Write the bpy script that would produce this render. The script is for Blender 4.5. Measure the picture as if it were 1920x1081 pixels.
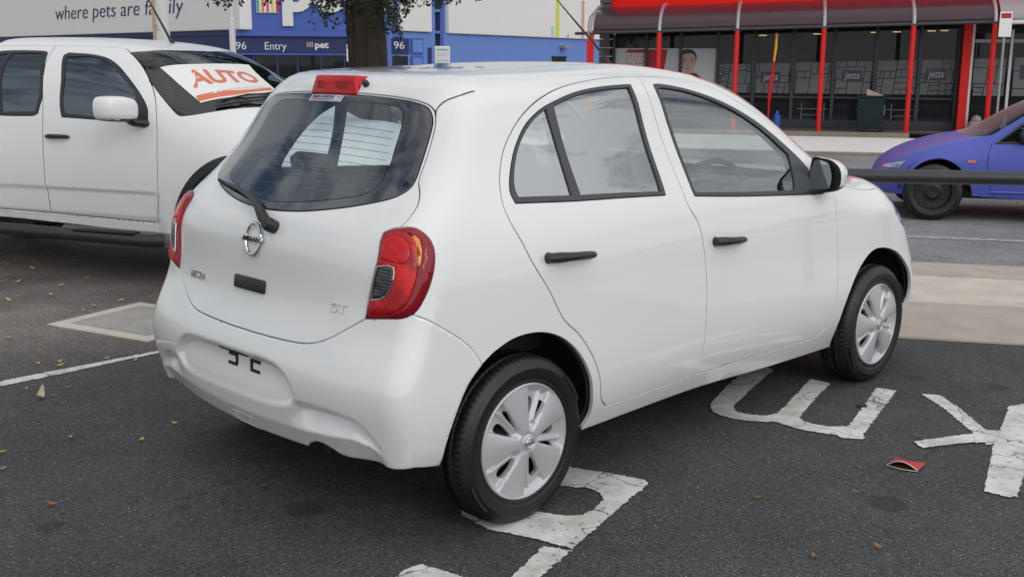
import bpy, bmesh, math, random
import numpy as np
from math import radians, pi, sin, cos
from mathutils import Vector, Matrix, kdtree
from mathutils.geometry import delaunay_2d_cdt

for o in list(bpy.data.objects):
    bpy.data.objects.remove(o)
SC = bpy.context.scene
COL = SC.collection
random.seed(7)

# ------------------------------------------------------------------ camera
YAW, PITCH, ROLL = 0.7870, -0.2020, 0.0057
CAM = Vector((-2.505, -3.2515, 1.5273))
cam_d = bpy.data.cameras.new('camera')
cam = bpy.data.objects.new('camera', cam_d)
COL.objects.link(cam)
SC.camera = cam
f_ = Vector((cos(PITCH) * cos(YAW), cos(PITCH) * sin(YAW), sin(PITCH)))
r_ = Vector((sin(YAW), -cos(YAW), 0))
u_ = r_.cross(f_)
r2 = cos(ROLL) * r_ + sin(ROLL) * u_
u2 = -sin(ROLL) * r_ + cos(ROLL) * u_
cam.matrix_world = Matrix(((r2.x, u2.x, -f_.x, CAM.x), (r2.y, u2.y, -f_.y, CAM.y), (r2.z, u2.z, -f_.z, CAM.z), (0, 0, 0, 1)))
cam_d.sensor_width = 36.0
cam_d.lens = 36.0 * 2058.6 / 1920.0
cam_d.clip_start = 0.05
cam_d.clip_end = 2000

# ------------------------------------------------------------------ light
SUN_DIR = Vector((-0.22, -0.82, 0.50)).normalized()      # towards the sun
SUN_EL = math.asin(SUN_DIR.z)
SUN_ROT = math.atan2(SUN_DIR.x, SUN_DIR.y)
world = bpy.data.worlds.new('World')
SC.world = world
world.use_nodes = True
wn, wl = world.node_tree.nodes, world.node_tree.links
wn.clear()
w_out = wn.new('ShaderNodeOutputWorld')
w_sky = wn.new('ShaderNodeTexSky')
w_sky.sky_type = 'NISHITA'
w_sky.sun_disc = False
w_sky.sun_elevation = SUN_EL
w_sky.sun_rotation = SUN_ROT
w_bg = wn.new('ShaderNodeBackground')
w_bg.inputs['Strength'].default_value = 0.09
wl.new(w_sky.outputs[0], w_bg.inputs['Color'])
w_tc = wn.new('ShaderNodeTexCoord')
w_map = wn.new('ShaderNodeMapping')
w_map.inputs['Scale'].default_value = (1.0, 1.0, 2.2)
w_map.inputs['Location'].default_value = (3.1, 0.4, 0.0)
wl.new(w_tc.outputs['Generated'], w_map.inputs['Vector'])
w_no = wn.new('ShaderNodeTexNoise')
w_no.inputs['Scale'].default_value = 2.6
w_no.inputs['Detail'].default_value = 9
w_no.inputs['Roughness'].default_value = 0.62
w_no.inputs['Distortion'].default_value = 0.5
wl.new(w_map.outputs[0], w_no.inputs['Vector'])
w_rp = wn.new('ShaderNodeValToRGB')
w_rp.color_ramp.elements[0].position = 0.36
w_rp.color_ramp.elements[1].position = 0.54
w_cov = wn.new('ShaderNodeMath')
w_cov.operation = 'MULTIPLY_ADD'
w_cov.inputs[1].default_value = 0.09
wl.new(w_no.outputs['Fac'], w_cov.inputs[2])
wl.new(w_cov.outputs[0], w_rp.inputs['Fac'])
w_cl = wn.new('ShaderNodeBackground')
w_cl.inputs['Color'].default_value = (0.985, 0.99, 1.0, 1)
w_cl.inputs['Strength'].default_value = 0.88
w_mx = wn.new('ShaderNodeMixShader')
wl.new(w_rp.outputs['Color'], w_mx.inputs['Fac'])
wl.new(w_bg.outputs[0], w_mx.inputs[1])
wl.new(w_cl.outputs[0], w_mx.inputs[2])
wl.new(w_mx.outputs[0], w_out.inputs['Surface'])
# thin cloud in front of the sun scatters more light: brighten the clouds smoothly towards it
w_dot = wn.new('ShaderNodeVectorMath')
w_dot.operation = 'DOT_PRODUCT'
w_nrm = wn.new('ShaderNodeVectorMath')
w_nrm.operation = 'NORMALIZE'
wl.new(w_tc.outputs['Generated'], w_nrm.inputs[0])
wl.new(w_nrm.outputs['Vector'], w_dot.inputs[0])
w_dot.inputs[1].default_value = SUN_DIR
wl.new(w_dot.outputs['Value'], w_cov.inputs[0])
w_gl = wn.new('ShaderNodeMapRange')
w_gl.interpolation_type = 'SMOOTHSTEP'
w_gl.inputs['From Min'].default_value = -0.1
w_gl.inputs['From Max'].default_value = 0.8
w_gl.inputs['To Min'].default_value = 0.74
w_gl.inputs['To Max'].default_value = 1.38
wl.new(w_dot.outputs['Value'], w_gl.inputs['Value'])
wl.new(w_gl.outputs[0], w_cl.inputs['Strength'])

sun_d = bpy.data.lights.new('sun', 'SUN')
sun_d.energy = 0.5
sun_d.angle = radians(24)
sun_d.color = (1.0, 0.975, 0.94)
sun = bpy.data.objects.new('sun', sun_d)
COL.objects.link(sun)
sun.rotation_euler = (-SUN_DIR).to_track_quat('-Z', 'Y').to_euler()

SC.view_settings.view_transform = 'Standard'
SC.view_settings.look = 'None'
SC.view_settings.exposure = -0.12
SC.view_settings.gamma = 1.0
SC.view_settings.use_curve_mapping = False

# ------------------------------------------------------------------ materials
MATS = {}


def mat(name, col, rough=0.5, metal=0.0, coat=0.0, spec=0.5, noise=0.0, nscale=20.0, bump=0.0, bscale=80.0, emit=None, trans=0.0):
    if name in MATS:
        return MATS[name]
    m = bpy.data.materials.new(name)
    m.use_nodes = True
    nt = m.node_tree
    b = nt.nodes['Principled BSDF']
    b.inputs['Base Color'].default_value = (*col, 1)
    b.inputs['Roughness'].default_value = rough
    b.inputs['Metallic'].default_value = metal
    b.inputs['Coat Weight'].default_value = coat
    b.inputs['Coat Roughness'].default_value = 0.03
    b.inputs['Specular IOR Level'].default_value = spec
    b.inputs['Transmission Weight'].default_value = trans
    tc = nt.nodes.new('ShaderNodeTexCoord')
    if noise > 0:
        n = nt.nodes.new('ShaderNodeTexNoise')
        n.inputs['Scale'].default_value = nscale
        n.inputs['Detail'].default_value = 6
        nt.links.new(tc.outputs['Object'], n.inputs['Vector'])
        mx = nt.nodes.new('ShaderNodeMixRGB')
        mx.inputs[1].default_value = (*[max(0, c * (1 - noise)) for c in col], 1)
        mx.inputs[2].default_value = (*[min(1, c * (1 + noise)) for c in col], 1)
        nt.links.new(n.outputs['Fac'], mx.inputs[0])
        nt.links.new(mx.outputs[0], b.inputs['Base Color'])
    if bump > 0:
        n2 = nt.nodes.new('ShaderNodeTexNoise')
        n2.inputs['Scale'].default_value = bscale
        n2.inputs['Detail'].default_value = 4
        nt.links.new(tc.outputs['Object'], n2.inputs['Vector'])
        bp = nt.nodes.new('ShaderNodeBump')
        bp.inputs['Strength'].default_value = bump
        bp.inputs['Distance'].default_value = 0.01
        nt.links.new(n2.outputs['Fac'], bp.inputs['Height'])
        nt.links.new(bp.outputs[0], b.inputs['Normal'])
    if emit:
        b.inputs['Emission Color'].default_value = (*emit[0], 1)
        b.inputs['Emission Strength'].default_value = emit[1]
    MATS[name] = m
    return m


def glass_mat(name, tint, refl, rough=0.0, gcol=(0.95, 0.98, 1.0)):
    """thin tinted pane: fresnel reflection over a tinted see-through layer"""
    m = bpy.data.materials.new(name)
    m.use_nodes = True
    nt = m.node_tree
    nt.nodes.clear()
    out = nt.nodes.new('ShaderNodeOutputMaterial')
    tr = nt.nodes.new('ShaderNodeBsdfTransparent')
    tr.inputs[0].default_value = (*tint, 1)
    gl = nt.nodes.new('ShaderNodeBsdfGlossy')
    gl.inputs['Roughness'].default_value = rough
    gl.inputs['Color'].default_value = (*gcol, 1)
    fr = nt.nodes.new('ShaderNodeFresnel')
    ge = nt.nodes.new('ShaderNodeNewGeometry')
    io = nt.nodes.new('ShaderNodeMapRange')
    io.inputs['To Min'].default_value = refl
    io.inputs['To Max'].default_value = 1.0 / refl
    nt.links.new(ge.outputs['Backfacing'], io.inputs['Value'])
    nt.links.new(io.outputs[0], fr.inputs['IOR'])
    mx = nt.nodes.new('ShaderNodeMixShader')
    nt.links.new(fr.outputs[0], mx.inputs[0])
    nt.links.new(tr.outputs[0], mx.inputs[1])
    nt.links.new(gl.outputs[0], mx.inputs[2])
    nt.links.new(mx.outputs[0], out.inputs[0])
    MATS[name] = m
    return m


M_PAINT = mat('white_paint', (0.745, 0.755, 0.755), 0.26, coat=1.0, noise=0.012, nscale=3)
M_UPAINT = mat('ute_white_paint', (0.73, 0.735, 0.745), 0.35, coat=0.5, noise=0.015, nscale=3)
M_BPAINT = mat('blue_paint', (0.088, 0.112, 0.46), 0.42, metal=0.15, coat=0.12, spec=.3, noise=0.04, nscale=4)
M_DPAINT = mat('dark_paint', (0.03, 0.032, 0.04), 0.25, coat=1.0, noise=0.1, nscale=4)
M_BLACK = mat('black_plastic', (0.018, 0.019, 0.022), 0.42, noise=0.1, nscale=60)
M_TRIM = mat('trim_rubber', (0.045, 0.047, 0.055), 0.38, noise=0.1, nscale=60)
M_SEAL = mat('seal_black', (0.008, 0.008, 0.009), 0.7, noise=0.1)
M_INT = mat('interior_grey', (0.05, 0.052, 0.058), 0.75, noise=0.2, nscale=30)
M_SEATF = mat('seat_fabric', (0.03, 0.031, 0.036), 0.85, noise=0.3, nscale=120)
M_RUB = mat('tyre_rubber', (0.0075, 0.0075, 0.0085), 0.45, noise=0.25, nscale=40, bump=0.15, bscale=120)
M_SILV = mat('hubcap_silver', (0.50, 0.51, 0.53), 0.40, metal=0.3, coat=0.1, noise=0.03, nscale=40)
M_STEEL = mat('dark_steel', (0.02, 0.021, 0.024), 0.45, metal=0.4, noise=0.2, nscale=30)
M_CHROME = mat('chrome', (0.75, 0.76, 0.78), 0.08, metal=1.0, noise=0.02)
M_RED = mat('lens_red', (0.52, 0.006, 0.010), 0.14, coat=0.2, spec=.3, noise=0.12, nscale=25)
M_REDD = mat('lens_dark_red', (0.24, 0.004, 0.012), 0.12, coat=0.35, spec=.35, noise=0.2, nscale=30)
M_AMBER = mat('glint_amber', (0.72, 0.20, 0.012), 0.12, coat=1.0, noise=0.5, nscale=40)
M_MIRROR = mat('mirror_glass', (0.55, 0.6, 0.64), 0.01, metal=1.0)
M_FRIT = mat('glass_border', (0.012, 0.014, 0.024), 0.02, spec=1.0, coat=1.0, noise=0.1)
G_REAR = glass_mat('rear_glass', (0.80, 0.87, 0.88), 2.25, gcol=(0.84, 0.93, 1.0))
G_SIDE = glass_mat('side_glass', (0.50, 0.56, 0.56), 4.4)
G_FRONT = glass_mat('front_side_glass', (0.70, 0.78, 0.78), 2.7)
G_CLEAR = glass_mat('clear_side_glass', (0.86, 0.92, 0.91), 1.5)
G_WIND = glass_mat('windscreen_glass', (0.84, 0.90, 0.88), 1.5)
G_UTE = glass_mat('ute_tinted_glass', (0.34, 0.41, 0.46), 2.3, gcol=(0.72, 0.86, 1.0))


def lens_mat(name, c1, c2, scale):
    """red lamp lens with a moulded prism grid under a clear coat"""
    m = mat(name, c1, 0.14, coat=0.25, spec=.35)
    nt = m.node_tree
    b = nt.nodes['Principled BSDF']
    tc = nt.nodes.new('ShaderNodeTexCoord')
    v = nt.nodes.new('ShaderNodeTexVoronoi')
    v.inputs['Scale'].default_value = scale
    v.inputs['Randomness'].default_value = 0.15
    nt.links.new(tc.outputs['Object'], v.inputs['Vector'])
    n = nt.nodes.new('ShaderNodeTexNoise')
    n.inputs['Scale'].default_value = 14
    n.inputs['Detail'].default_value = 2
    nt.links.new(tc.outputs['Object'], n.inputs['Vector'])
    rp = nt.nodes.new('ShaderNodeValToRGB')
    rp.color_ramp.elements[0].position = 0.42
    rp.color_ramp.elements[1].position = 0.6
    rp.color_ramp.elements[0].color = (*c2, 1)
    rp.color_ramp.elements[1].color = (*c1, 1)
    nt.links.new(n.outputs['Fac'], rp.inputs['Fac'])
    nt.links.new(rp.outputs['Color'], b.inputs['Base Color'])
    bp = nt.nodes.new('ShaderNodeBump')
    bp.inputs['Strength'].default_value = 0.35
    bp.inputs['Distance'].default_value = 0.003
    nt.links.new(v.outputs['Distance'], bp.inputs['Height'])
    nt.links.new(bp.outputs[0], b.inputs['Normal'])
    return m


M_LENS = lens_mat('lens_prism_red', (0.68, 0.010, 0.008), (0.34, 0.004, 0.008), 170)


def asphalt_mat(name, dark, light, stones, stains=(), brown=None):
    m = bpy.data.materials.new(name)
    m.use_nodes = True
    nt = m.node_tree
    L = nt.links
    b = nt.nodes['Principled BSDF']
    b.inputs['Roughness'].default_value = 0.82
    b.inputs['Specular IOR Level'].default_value = 0.3
    tc = nt.nodes.new('ShaderNodeTexCoord')

    def noise(scale, detail=5, rough=0.6):
        n = nt.nodes.new('ShaderNodeTexNoise')
        n.inputs['Scale'].default_value = scale
        n.inputs['Detail'].default_value = detail
        n.inputs['Roughness'].default_value = rough
        L.new(tc.outputs['Object'], n.inputs['Vector'])
        return n

    def ramp(src, p0, p1, c0=(0, 0, 0), c1=(1, 1, 1)):
        r = nt.nodes.new('ShaderNodeValToRGB')
        r.color_ramp.elements[0].position = p0
        r.color_ramp.elements[1].position = p1
        r.color_ramp.elements[0].color = (*c0, 1)
        r.color_ramp.elements[1].color = (*c1, 1)
        L.new(src, r.inputs['Fac'])
        return r.outputs['Color']

    def mix(fac, a, c, mode='MIX'):
        x = nt.nodes.new('ShaderNodeMixRGB')
        x.blend_type = mode
        for i, s in ((0, fac), (1, a), (2, c)):
            if isinstance(s, (int, float)):
                x.inputs[i].default_value = s
            elif isinstance(s, tuple):
                x.inputs[i].default_value = (*s, 1)
            else:
                L.new(s, x.inputs[i])
        return x.outputs[0]
    fine = noise(130, 2, 0.5)
    col = ramp(fine.outputs['Fac'], 0.32, 0.68, dark, light)
    ag = nt.nodes.new('ShaderNodeTexVoronoi')
    ag.inputs['Scale'].default_value = 110
    L.new(tc.outputs['Object'], ag.inputs['Vector'])
    agc = nt.nodes.new('ShaderNodeSeparateColor')
    L.new(ag.outputs['Color'], agc.inputs[0])
    col = mix(1.0, col, ramp(agc.outputs[1], 0.0, 1.0, (0.62, 0.62, 0.64), (1.32, 1.31, 1.31)), 'MULTIPLY')
    big = noise(1.3, 6, 0.65)
    col = mix(1.0, col, ramp(big.outputs['Fac'], 0.3, 0.72, (0.72, 0.72, 0.73), (1.2, 1.18, 1.15)), 'MULTIPLY')
    if brown:
        bn = noise(0.55, 5, 0.6)
        sx = nt.nodes.new('ShaderNodeSeparateXYZ')
        L.new(tc.outputs['Object'], sx.inputs[0])
        g = nt.nodes.new('ShaderNodeMapRange')
        g.inputs['From Min'].default_value = 1.9
        g.inputs['From Max'].default_value = 3.2
        L.new(sx.outputs['Y'], g.inputs['Value'])
        mu = nt.nodes.new('ShaderNodeMath')
        mu.operation = 'MULTIPLY'
        L.new(g.outputs[0], mu.inputs[0])
        L.new(ramp(bn.outputs['Fac'], 0.25, 0.55), mu.inputs[1])
        col = mix(mu.outputs[0], col, mix(1.0, col, brown, 'MULTIPLY'))
    vo = nt.nodes.new('ShaderNodeTexVoronoi')
    vo.inputs['Scale'].default_value = 120
    L.new(tc.outputs['Object'], vo.inputs['Vector'])
    sepc = nt.nodes.new('ShaderNodeSeparateColor')
    L.new(vo.outputs['Color'], sepc.inputs[0])
    pick = ramp(sepc.outputs[0], 0.965, 0.975)
    blob = ramp(vo.outputs['Distance'], 0.22, 0.34, (1, 1, 1), (0, 0, 0))
    mm = mix(1.0, pick, blob, 'MULTIPLY')
    col = mix(mm, col, stones)
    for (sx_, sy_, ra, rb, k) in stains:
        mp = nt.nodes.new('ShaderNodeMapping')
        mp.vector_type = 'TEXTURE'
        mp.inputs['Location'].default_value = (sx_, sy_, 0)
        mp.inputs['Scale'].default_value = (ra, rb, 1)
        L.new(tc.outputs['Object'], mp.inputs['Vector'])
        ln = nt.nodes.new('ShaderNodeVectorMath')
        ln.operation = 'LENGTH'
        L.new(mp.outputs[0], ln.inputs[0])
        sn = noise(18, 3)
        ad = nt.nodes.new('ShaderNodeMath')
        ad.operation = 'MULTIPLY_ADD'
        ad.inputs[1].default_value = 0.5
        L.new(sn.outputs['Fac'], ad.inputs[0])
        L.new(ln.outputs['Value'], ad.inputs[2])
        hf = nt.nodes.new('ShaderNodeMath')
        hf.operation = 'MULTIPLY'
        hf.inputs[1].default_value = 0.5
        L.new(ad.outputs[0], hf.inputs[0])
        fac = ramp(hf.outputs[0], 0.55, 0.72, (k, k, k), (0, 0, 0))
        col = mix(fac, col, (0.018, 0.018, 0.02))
    wob = noise(2.2, 5, 0.6)
    addv = nt.nodes.new('ShaderNodeMixRGB')
    addv.blend_type = 'ADD'
    addv.inputs[0].default_value = 0.5
    L.new(tc.outputs['Object'], addv.inputs[1])
    L.new(wob.outputs['Color'], addv.inputs[2])
    cv = nt.nodes.new('ShaderNodeTexVoronoi')
    cv.feature = 'DISTANCE_TO_EDGE'
    cv.inputs['Scale'].default_value = 0.62
    L.new(addv.outputs[0], cv.inputs['Vector'])
    crk = ramp(cv.outputs['Distance'], 0.0015, 0.0045, (0.75, 0.75, 0.75), (0, 0, 0))
    msk = noise(0.8, 3, 0.6)
    crf = mix(1.0, crk, ramp(msk.outputs['Fac'], 0.47, 0.56), 'MULTIPLY')
    col = mix(crf, col, (0.022, 0.021, 0.02))
    L.new(col, b.inputs['Base Color'])
    bp = nt.nodes.new('ShaderNodeBump')
    bp.inputs['Strength'].default_value = 0.55
    bp.inputs['Distance'].default_value = 0.006
    L.new(fine.outputs['Fac'], bp.inputs['Height'])
    L.new(bp.outputs[0], b.inputs['Normal'])
    MATS[name] = m
    return m


M_ASPH = asphalt_mat('asphalt', (0.030, 0.030, 0.033), (0.108, 0.107, 0.108), (0.46, 0.44, 0.41),
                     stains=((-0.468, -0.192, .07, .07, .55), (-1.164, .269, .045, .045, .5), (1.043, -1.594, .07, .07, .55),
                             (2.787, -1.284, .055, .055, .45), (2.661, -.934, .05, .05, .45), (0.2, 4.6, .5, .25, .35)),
                     brown=(3.1, 2.75, 2.5))
M_ROAD = asphalt_mat('road_asphalt', (0.16, 0.16, 0.168), (0.31, 0.31, 0.325), (0.4, 0.4, 0.4))


def paint_mat(name, col, under, wear):
    """road paint worn through to the asphalt, with cracks"""
    m = bpy.data.materials.new(name)
    m.use_nodes = True
    nt = m.node_tree
    L = nt.links
    b = nt.nodes['Principled BSDF']
    b.inputs['Roughness'].default_value = 0.75
    tc = nt.nodes.new('ShaderNodeTexCoord')
    wv = nt.nodes.new('ShaderNodeTexNoise')
    wv.inputs['Scale'].default_value = 6
    wv.inputs['Detail'].default_value = 4
    L.new(tc.outputs['Object'], wv.inputs['Vector'])
    ad = nt.nodes.new('ShaderNodeMixRGB')
    ad.blend_type = 'ADD'
    ad.inputs[0].default_value = 0.22
    L.new(tc.outputs['Object'], ad.inputs[1])
    L.new(wv.outputs['Color'], ad.inputs[2])
    vo = nt.nodes.new('ShaderNodeTexVoronoi')
    vo.feature = 'DISTANCE_TO_EDGE'
    vo.inputs['Scale'].default_value = 2.3
    L.new(ad.outputs[0], vo.inputs['Vector'])
    cr = nt.nodes.new('ShaderNodeValToRGB')
    cr.color_ramp.elements[0].position = 0.002
    cr.color_ramp.elements[1].position = 0.007
    L.new(vo.outputs['Distance'], cr.inputs['Fac'])
    n = nt.nodes.new('ShaderNodeTexNoise')
    n.inputs['Scale'].default_value = 32
    n.inputs['Detail'].default_value = 8
    n.inputs['Roughness'].default_value = 0.75
    L.new(tc.outputs['Object'], n.inputs['Vector'])
    rp = nt.nodes.new('ShaderNodeValToRGB')
    rp.color_ramp.elements[0].position = wear
    rp.color_ramp.elements[1].position = wear + 0.05
    L.new(n.outputs['Fac'], rp.inputs['Fac'])
    mu = nt.nodes.new('ShaderNodeMixRGB')
    mu.blend_type = 'MULTIPLY'
    mu.inputs[0].default_value = 1
    L.new(cr.outputs[0], mu.inputs[1])
    L.new(rp.outputs[0], mu.inputs[2])
    n3 = nt.nodes.new('ShaderNodeTexNoise')
    n3.inputs['Scale'].default_value = 7
    n3.inputs['Detail'].default_value = 8
    n3.inputs['Roughness'].default_value = 0.7
    L.new(tc.outputs['Object'], n3.inputs['Vector'])
    dr = nt.nodes.new('ShaderNodeValToRGB')
    dr.color_ramp.elements[0].position = 0.33
    dr.color_ramp.elements[1].position = 0.6
    dr.color_ramp.elements[0].color = (col[0] * .62, col[1] * .6, col[2] * .56, 1)
    dr.color_ramp.elements[1].color = (*col, 1)
    L.new(n3.outputs['Fac'], dr.inputs['Fac'])
    mx = nt.nodes.new('ShaderNodeMixRGB')
    L.new(mu.outputs[0], mx.inputs[0])
    mx.inputs[1].default_value = (*under, 1)
    L.new(dr.outputs[0], mx.inputs[2])
    L.new(mx.outputs[0], b.inputs['Base Color'])
    bp = nt.nodes.new('ShaderNodeBump')
    bp.inputs['Strength'].default_value = 0.4
    bp.inputs['Distance'].default_value = 0.004
    L.new(mu.outputs[0], bp.inputs['Height'])
    L.new(bp.outputs[0], b.inputs['Normal'])
    MATS[name] = m
    return m


M_LINE = paint_mat('road_paint', (0.68, 0.675, 0.66), (0.06, 0.06, 0.06), 0.36)
M_LINE2 = paint_mat('road_paint_thin', (0.5, 0.5, 0.5), (0.15, 0.15, 0.15), 0.42)
M_CONC = mat('concrete', (0.56, 0.505, 0.44), 0.85, noise=0.28, nscale=4.0, bump=0.2, bscale=60)
M_CONC2 = mat('concrete_dirty', (0.27, 0.26, 0.24), 0.85, noise=0.4, nscale=7.0, bump=0.3, bscale=60)
M_MED = mat('median_concrete', (0.66, 0.655, 0.64), 0.85, noise=0.08, nscale=2.0)
M_PAVE = mat('paver_grey', (0.12, 0.11, 0.105), 0.85, noise=0.35, nscale=6)
M_KERB = mat('kerb_stone', (0.27, 0.225, 0.18), 0.9, noise=0.3, nscale=5)
M_RAIL = mat('rail_dark', (0.028, 0.030, 0.036), 0.4, noise=0.25, nscale=25)
M_BLUE = mat('store_blue', (0.055, 0.11, 0.42), 0.55, noise=0.06, nscale=1.2)
M_BLUE2 = mat('store_navy', (0.014, 0.025, 0.12), 0.5, noise=0.06, nscale=1.2)
M_BLUE3 = mat('store_light_blue', (0.135, 0.24, 0.60), 0.6, noise=0.05, nscale=1.2)
M_NAVY = mat('navy_ink', (0.015, 0.02, 0.11), 0.5, noise=0.05)
M_SIGNW = mat('sign_white', (0.76, 0.755, 0.74), 0.5, noise=0.02, nscale=1)
M_LETW = mat('letter_white', (0.72, 0.72, 0.72), 0.5, noise=0.02)
M_LETG = mat('letter_grey', (0.34, 0.35, 0.42), 0.5, noise=0.05)
M_REDP = mat('post_red', (0.66, 0.018, 0.014), 0.5, spec=.25, noise=0.1, nscale=4)
M_REDF = mat('fascia_red', (0.82, 0.016, 0.010), 0.6, spec=.1, noise=0.05, nscale=2)
M_MULL = mat('mullion_dark', (0.03, 0.033, 0.045), 0.4, noise=0.1)
M_DGLASS = mat('shop_glass', (0.016, 0.017, 0.02), 0.03, spec=0.22, noise=0.6, nscale=1.3)
M_FROST = mat('frosted_film', (0.13, 0.135, 0.145), 0.55, noise=0.2, nscale=3)
M_AWN = mat('awning_sheet', (0.048, 0.024, 0.033), 0.25, noise=0.2, nscale=3, coat=0.1, spec=.35)
M_HOOP = mat('hoop_steel', (0.34, 0.34, 0.36), 0.4, metal=0.5, noise=0.1)
M_BIN = mat('bin_green', (0.010, 0.024, 0.030), 0.6, spec=.2, noise=0.2, nscale=12)
M_BRICK = mat('brick_dark', (0.085, 0.07, 0.06), 0.85, noise=0.4, nscale=12)
M_BARK = mat('bark', (0.032, 0.024, 0.020), 0.95, noise=0.55, nscale=14, bump=1.0, bscale=22)
M_LEAF = mat('leaf_green', (0.030, 0.055, 0.014), 0.6, spec=.2, noise=0.5, nscale=3)
M_LEAF2 = mat('leaf_dark', (0.013, 0.024, 0.008), 0.65, spec=.2, noise=0.4, nscale=3)
M_WOOD = mat('pole_wood', (0.46, 0.33, 0.17), 0.8, noise=0.3, nscale=8)
M_POLEW = mat('pole_white', (0.62, 0.62, 0.61), 0.55, noise=0.06, nscale=4)
M_YEL = mat('leaf_yellow', (0.52, 0.36, 0.07), 0.7, noise=0.35, nscale=50)
M_BRN = mat('leaf_brown', (0.26, 0.11, 0.035), 0.75, noise=0.4, nscale=50)
M_TAN = mat('leaf_pale', (0.42, 0.36, 0.29), 0.75, noise=0.2, nscale=50)
M_PKT = mat('packet_red', (0.48, 0.03, 0.035), 0.45, noise=0.12, nscale=30)
M_CARD = mat('packet_card', (0.58, 0.54, 0.46), 0.8, noise=0.1, nscale=30)
M_CARDIN = mat('packet_inside', (0.14, 0.045, 0.03), 0.8, noise=0.3, nscale=30)
M_ORANGE = mat('sign_orange', (0.66, 0.17, 0.095), 0.5, noise=0.03)
M_GREY = mat('metal_grey', (0.3, 0.3, 0.31), 0.5, metal=0.3, noise=0.1)
M_YELLOW = mat('band_yellow', (0.75, 0.40, 0.02), 0.5, noise=0.1)
M_TEAL = mat('ink_teal', (0.12, 0.5, 0.48), 0.5, noise=0.1)
M_SKIN = mat('print_skin', (0.48, 0.34, 0.28), 0.5, noise=0.1)
M_LIME = mat('print_lime', (0.62, 0.66, 0.06), 0.5, noise=0.05)
M_PINK = mat('print_pink', (0.68, 0.05, 0.25), 0.5, noise=0.05)
M_GRN = mat('print_green', (0.04, 0.38, 0.20), 0.5, noise=0.05)
M_ORG = mat('print_orange', (0.70, 0.20, 0.03), 0.5, noise=0.05)
M_SAL = mat('print_salmon', (0.66, 0.32, 0.26), 0.5, noise=0.05)
M_PALET = mat('print_pale_teal', (0.45, 0.62, 0.62), 0.5, noise=0.05)
M_BLUEB = mat('bottle_blue', (0.03, 0.09, 0.42), 0.4, noise=0.1)
M_CLOTH = mat('sack_cloth', (0.34, 0.29, 0.25), 0.9, noise=0.4, nscale=14)
M_STICK = mat('sticker_pale', (0.42, 0.45, 0.56), 0.4, noise=0.03)
M_HEADL = mat('headlamp_clear', (0.42, 0.46, 0.5), 0.06, metal=0.6, coat=1.0, noise=0.3, nscale=18)
M_REVL = mat('reverse_lamp', (0.035, 0.04, 0.05), 0.08, metal=0.4, coat=1.0, noise=0.4, nscale=60)


# ------------------------------------------------------------------ object helpers
def link(o, parent=None):
    COL.objects.link(o)
    if parent:
        o.parent = parent
    return o


def empty(name, loc=(0, 0, 0), rz=0.0, label=None, cat=None, group=None):
    o = bpy.data.objects.new(name, None)
    o.empty_display_size = 0.2
    o.location = loc
    o.rotation_euler = (0, 0, rz)
    link(o)
    return tag(o, label, cat, group)


def tag(o, label=None, cat=None, group=None, kind=None):
    if label:
        o['label'] = label
    if cat:
        o['category'] = cat
    if group:
        o['group'] = group
    if kind:
        o['kind'] = kind
    return o


def mesh_obj(name, verts, faces, m, parent=None, smooth=False, mats=None, fmat=None):
    me = bpy.data.meshes.new(name)
    me.from_pydata([tuple(map(float, v)) for v in verts], [], [tuple(int(i) for i in f) for f in faces])
    for mm in (mats or [m]):
        me.materials.append(mm)
    if fmat is not None:
        me.polygons.foreach_set('material_index', fmat)
    if smooth:
        me.polygons.foreach_set('use_smooth', [True] * len(me.polygons))
    me.update()
    o = bpy.data.objects.new(name, me)
    return link(o, parent)


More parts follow.
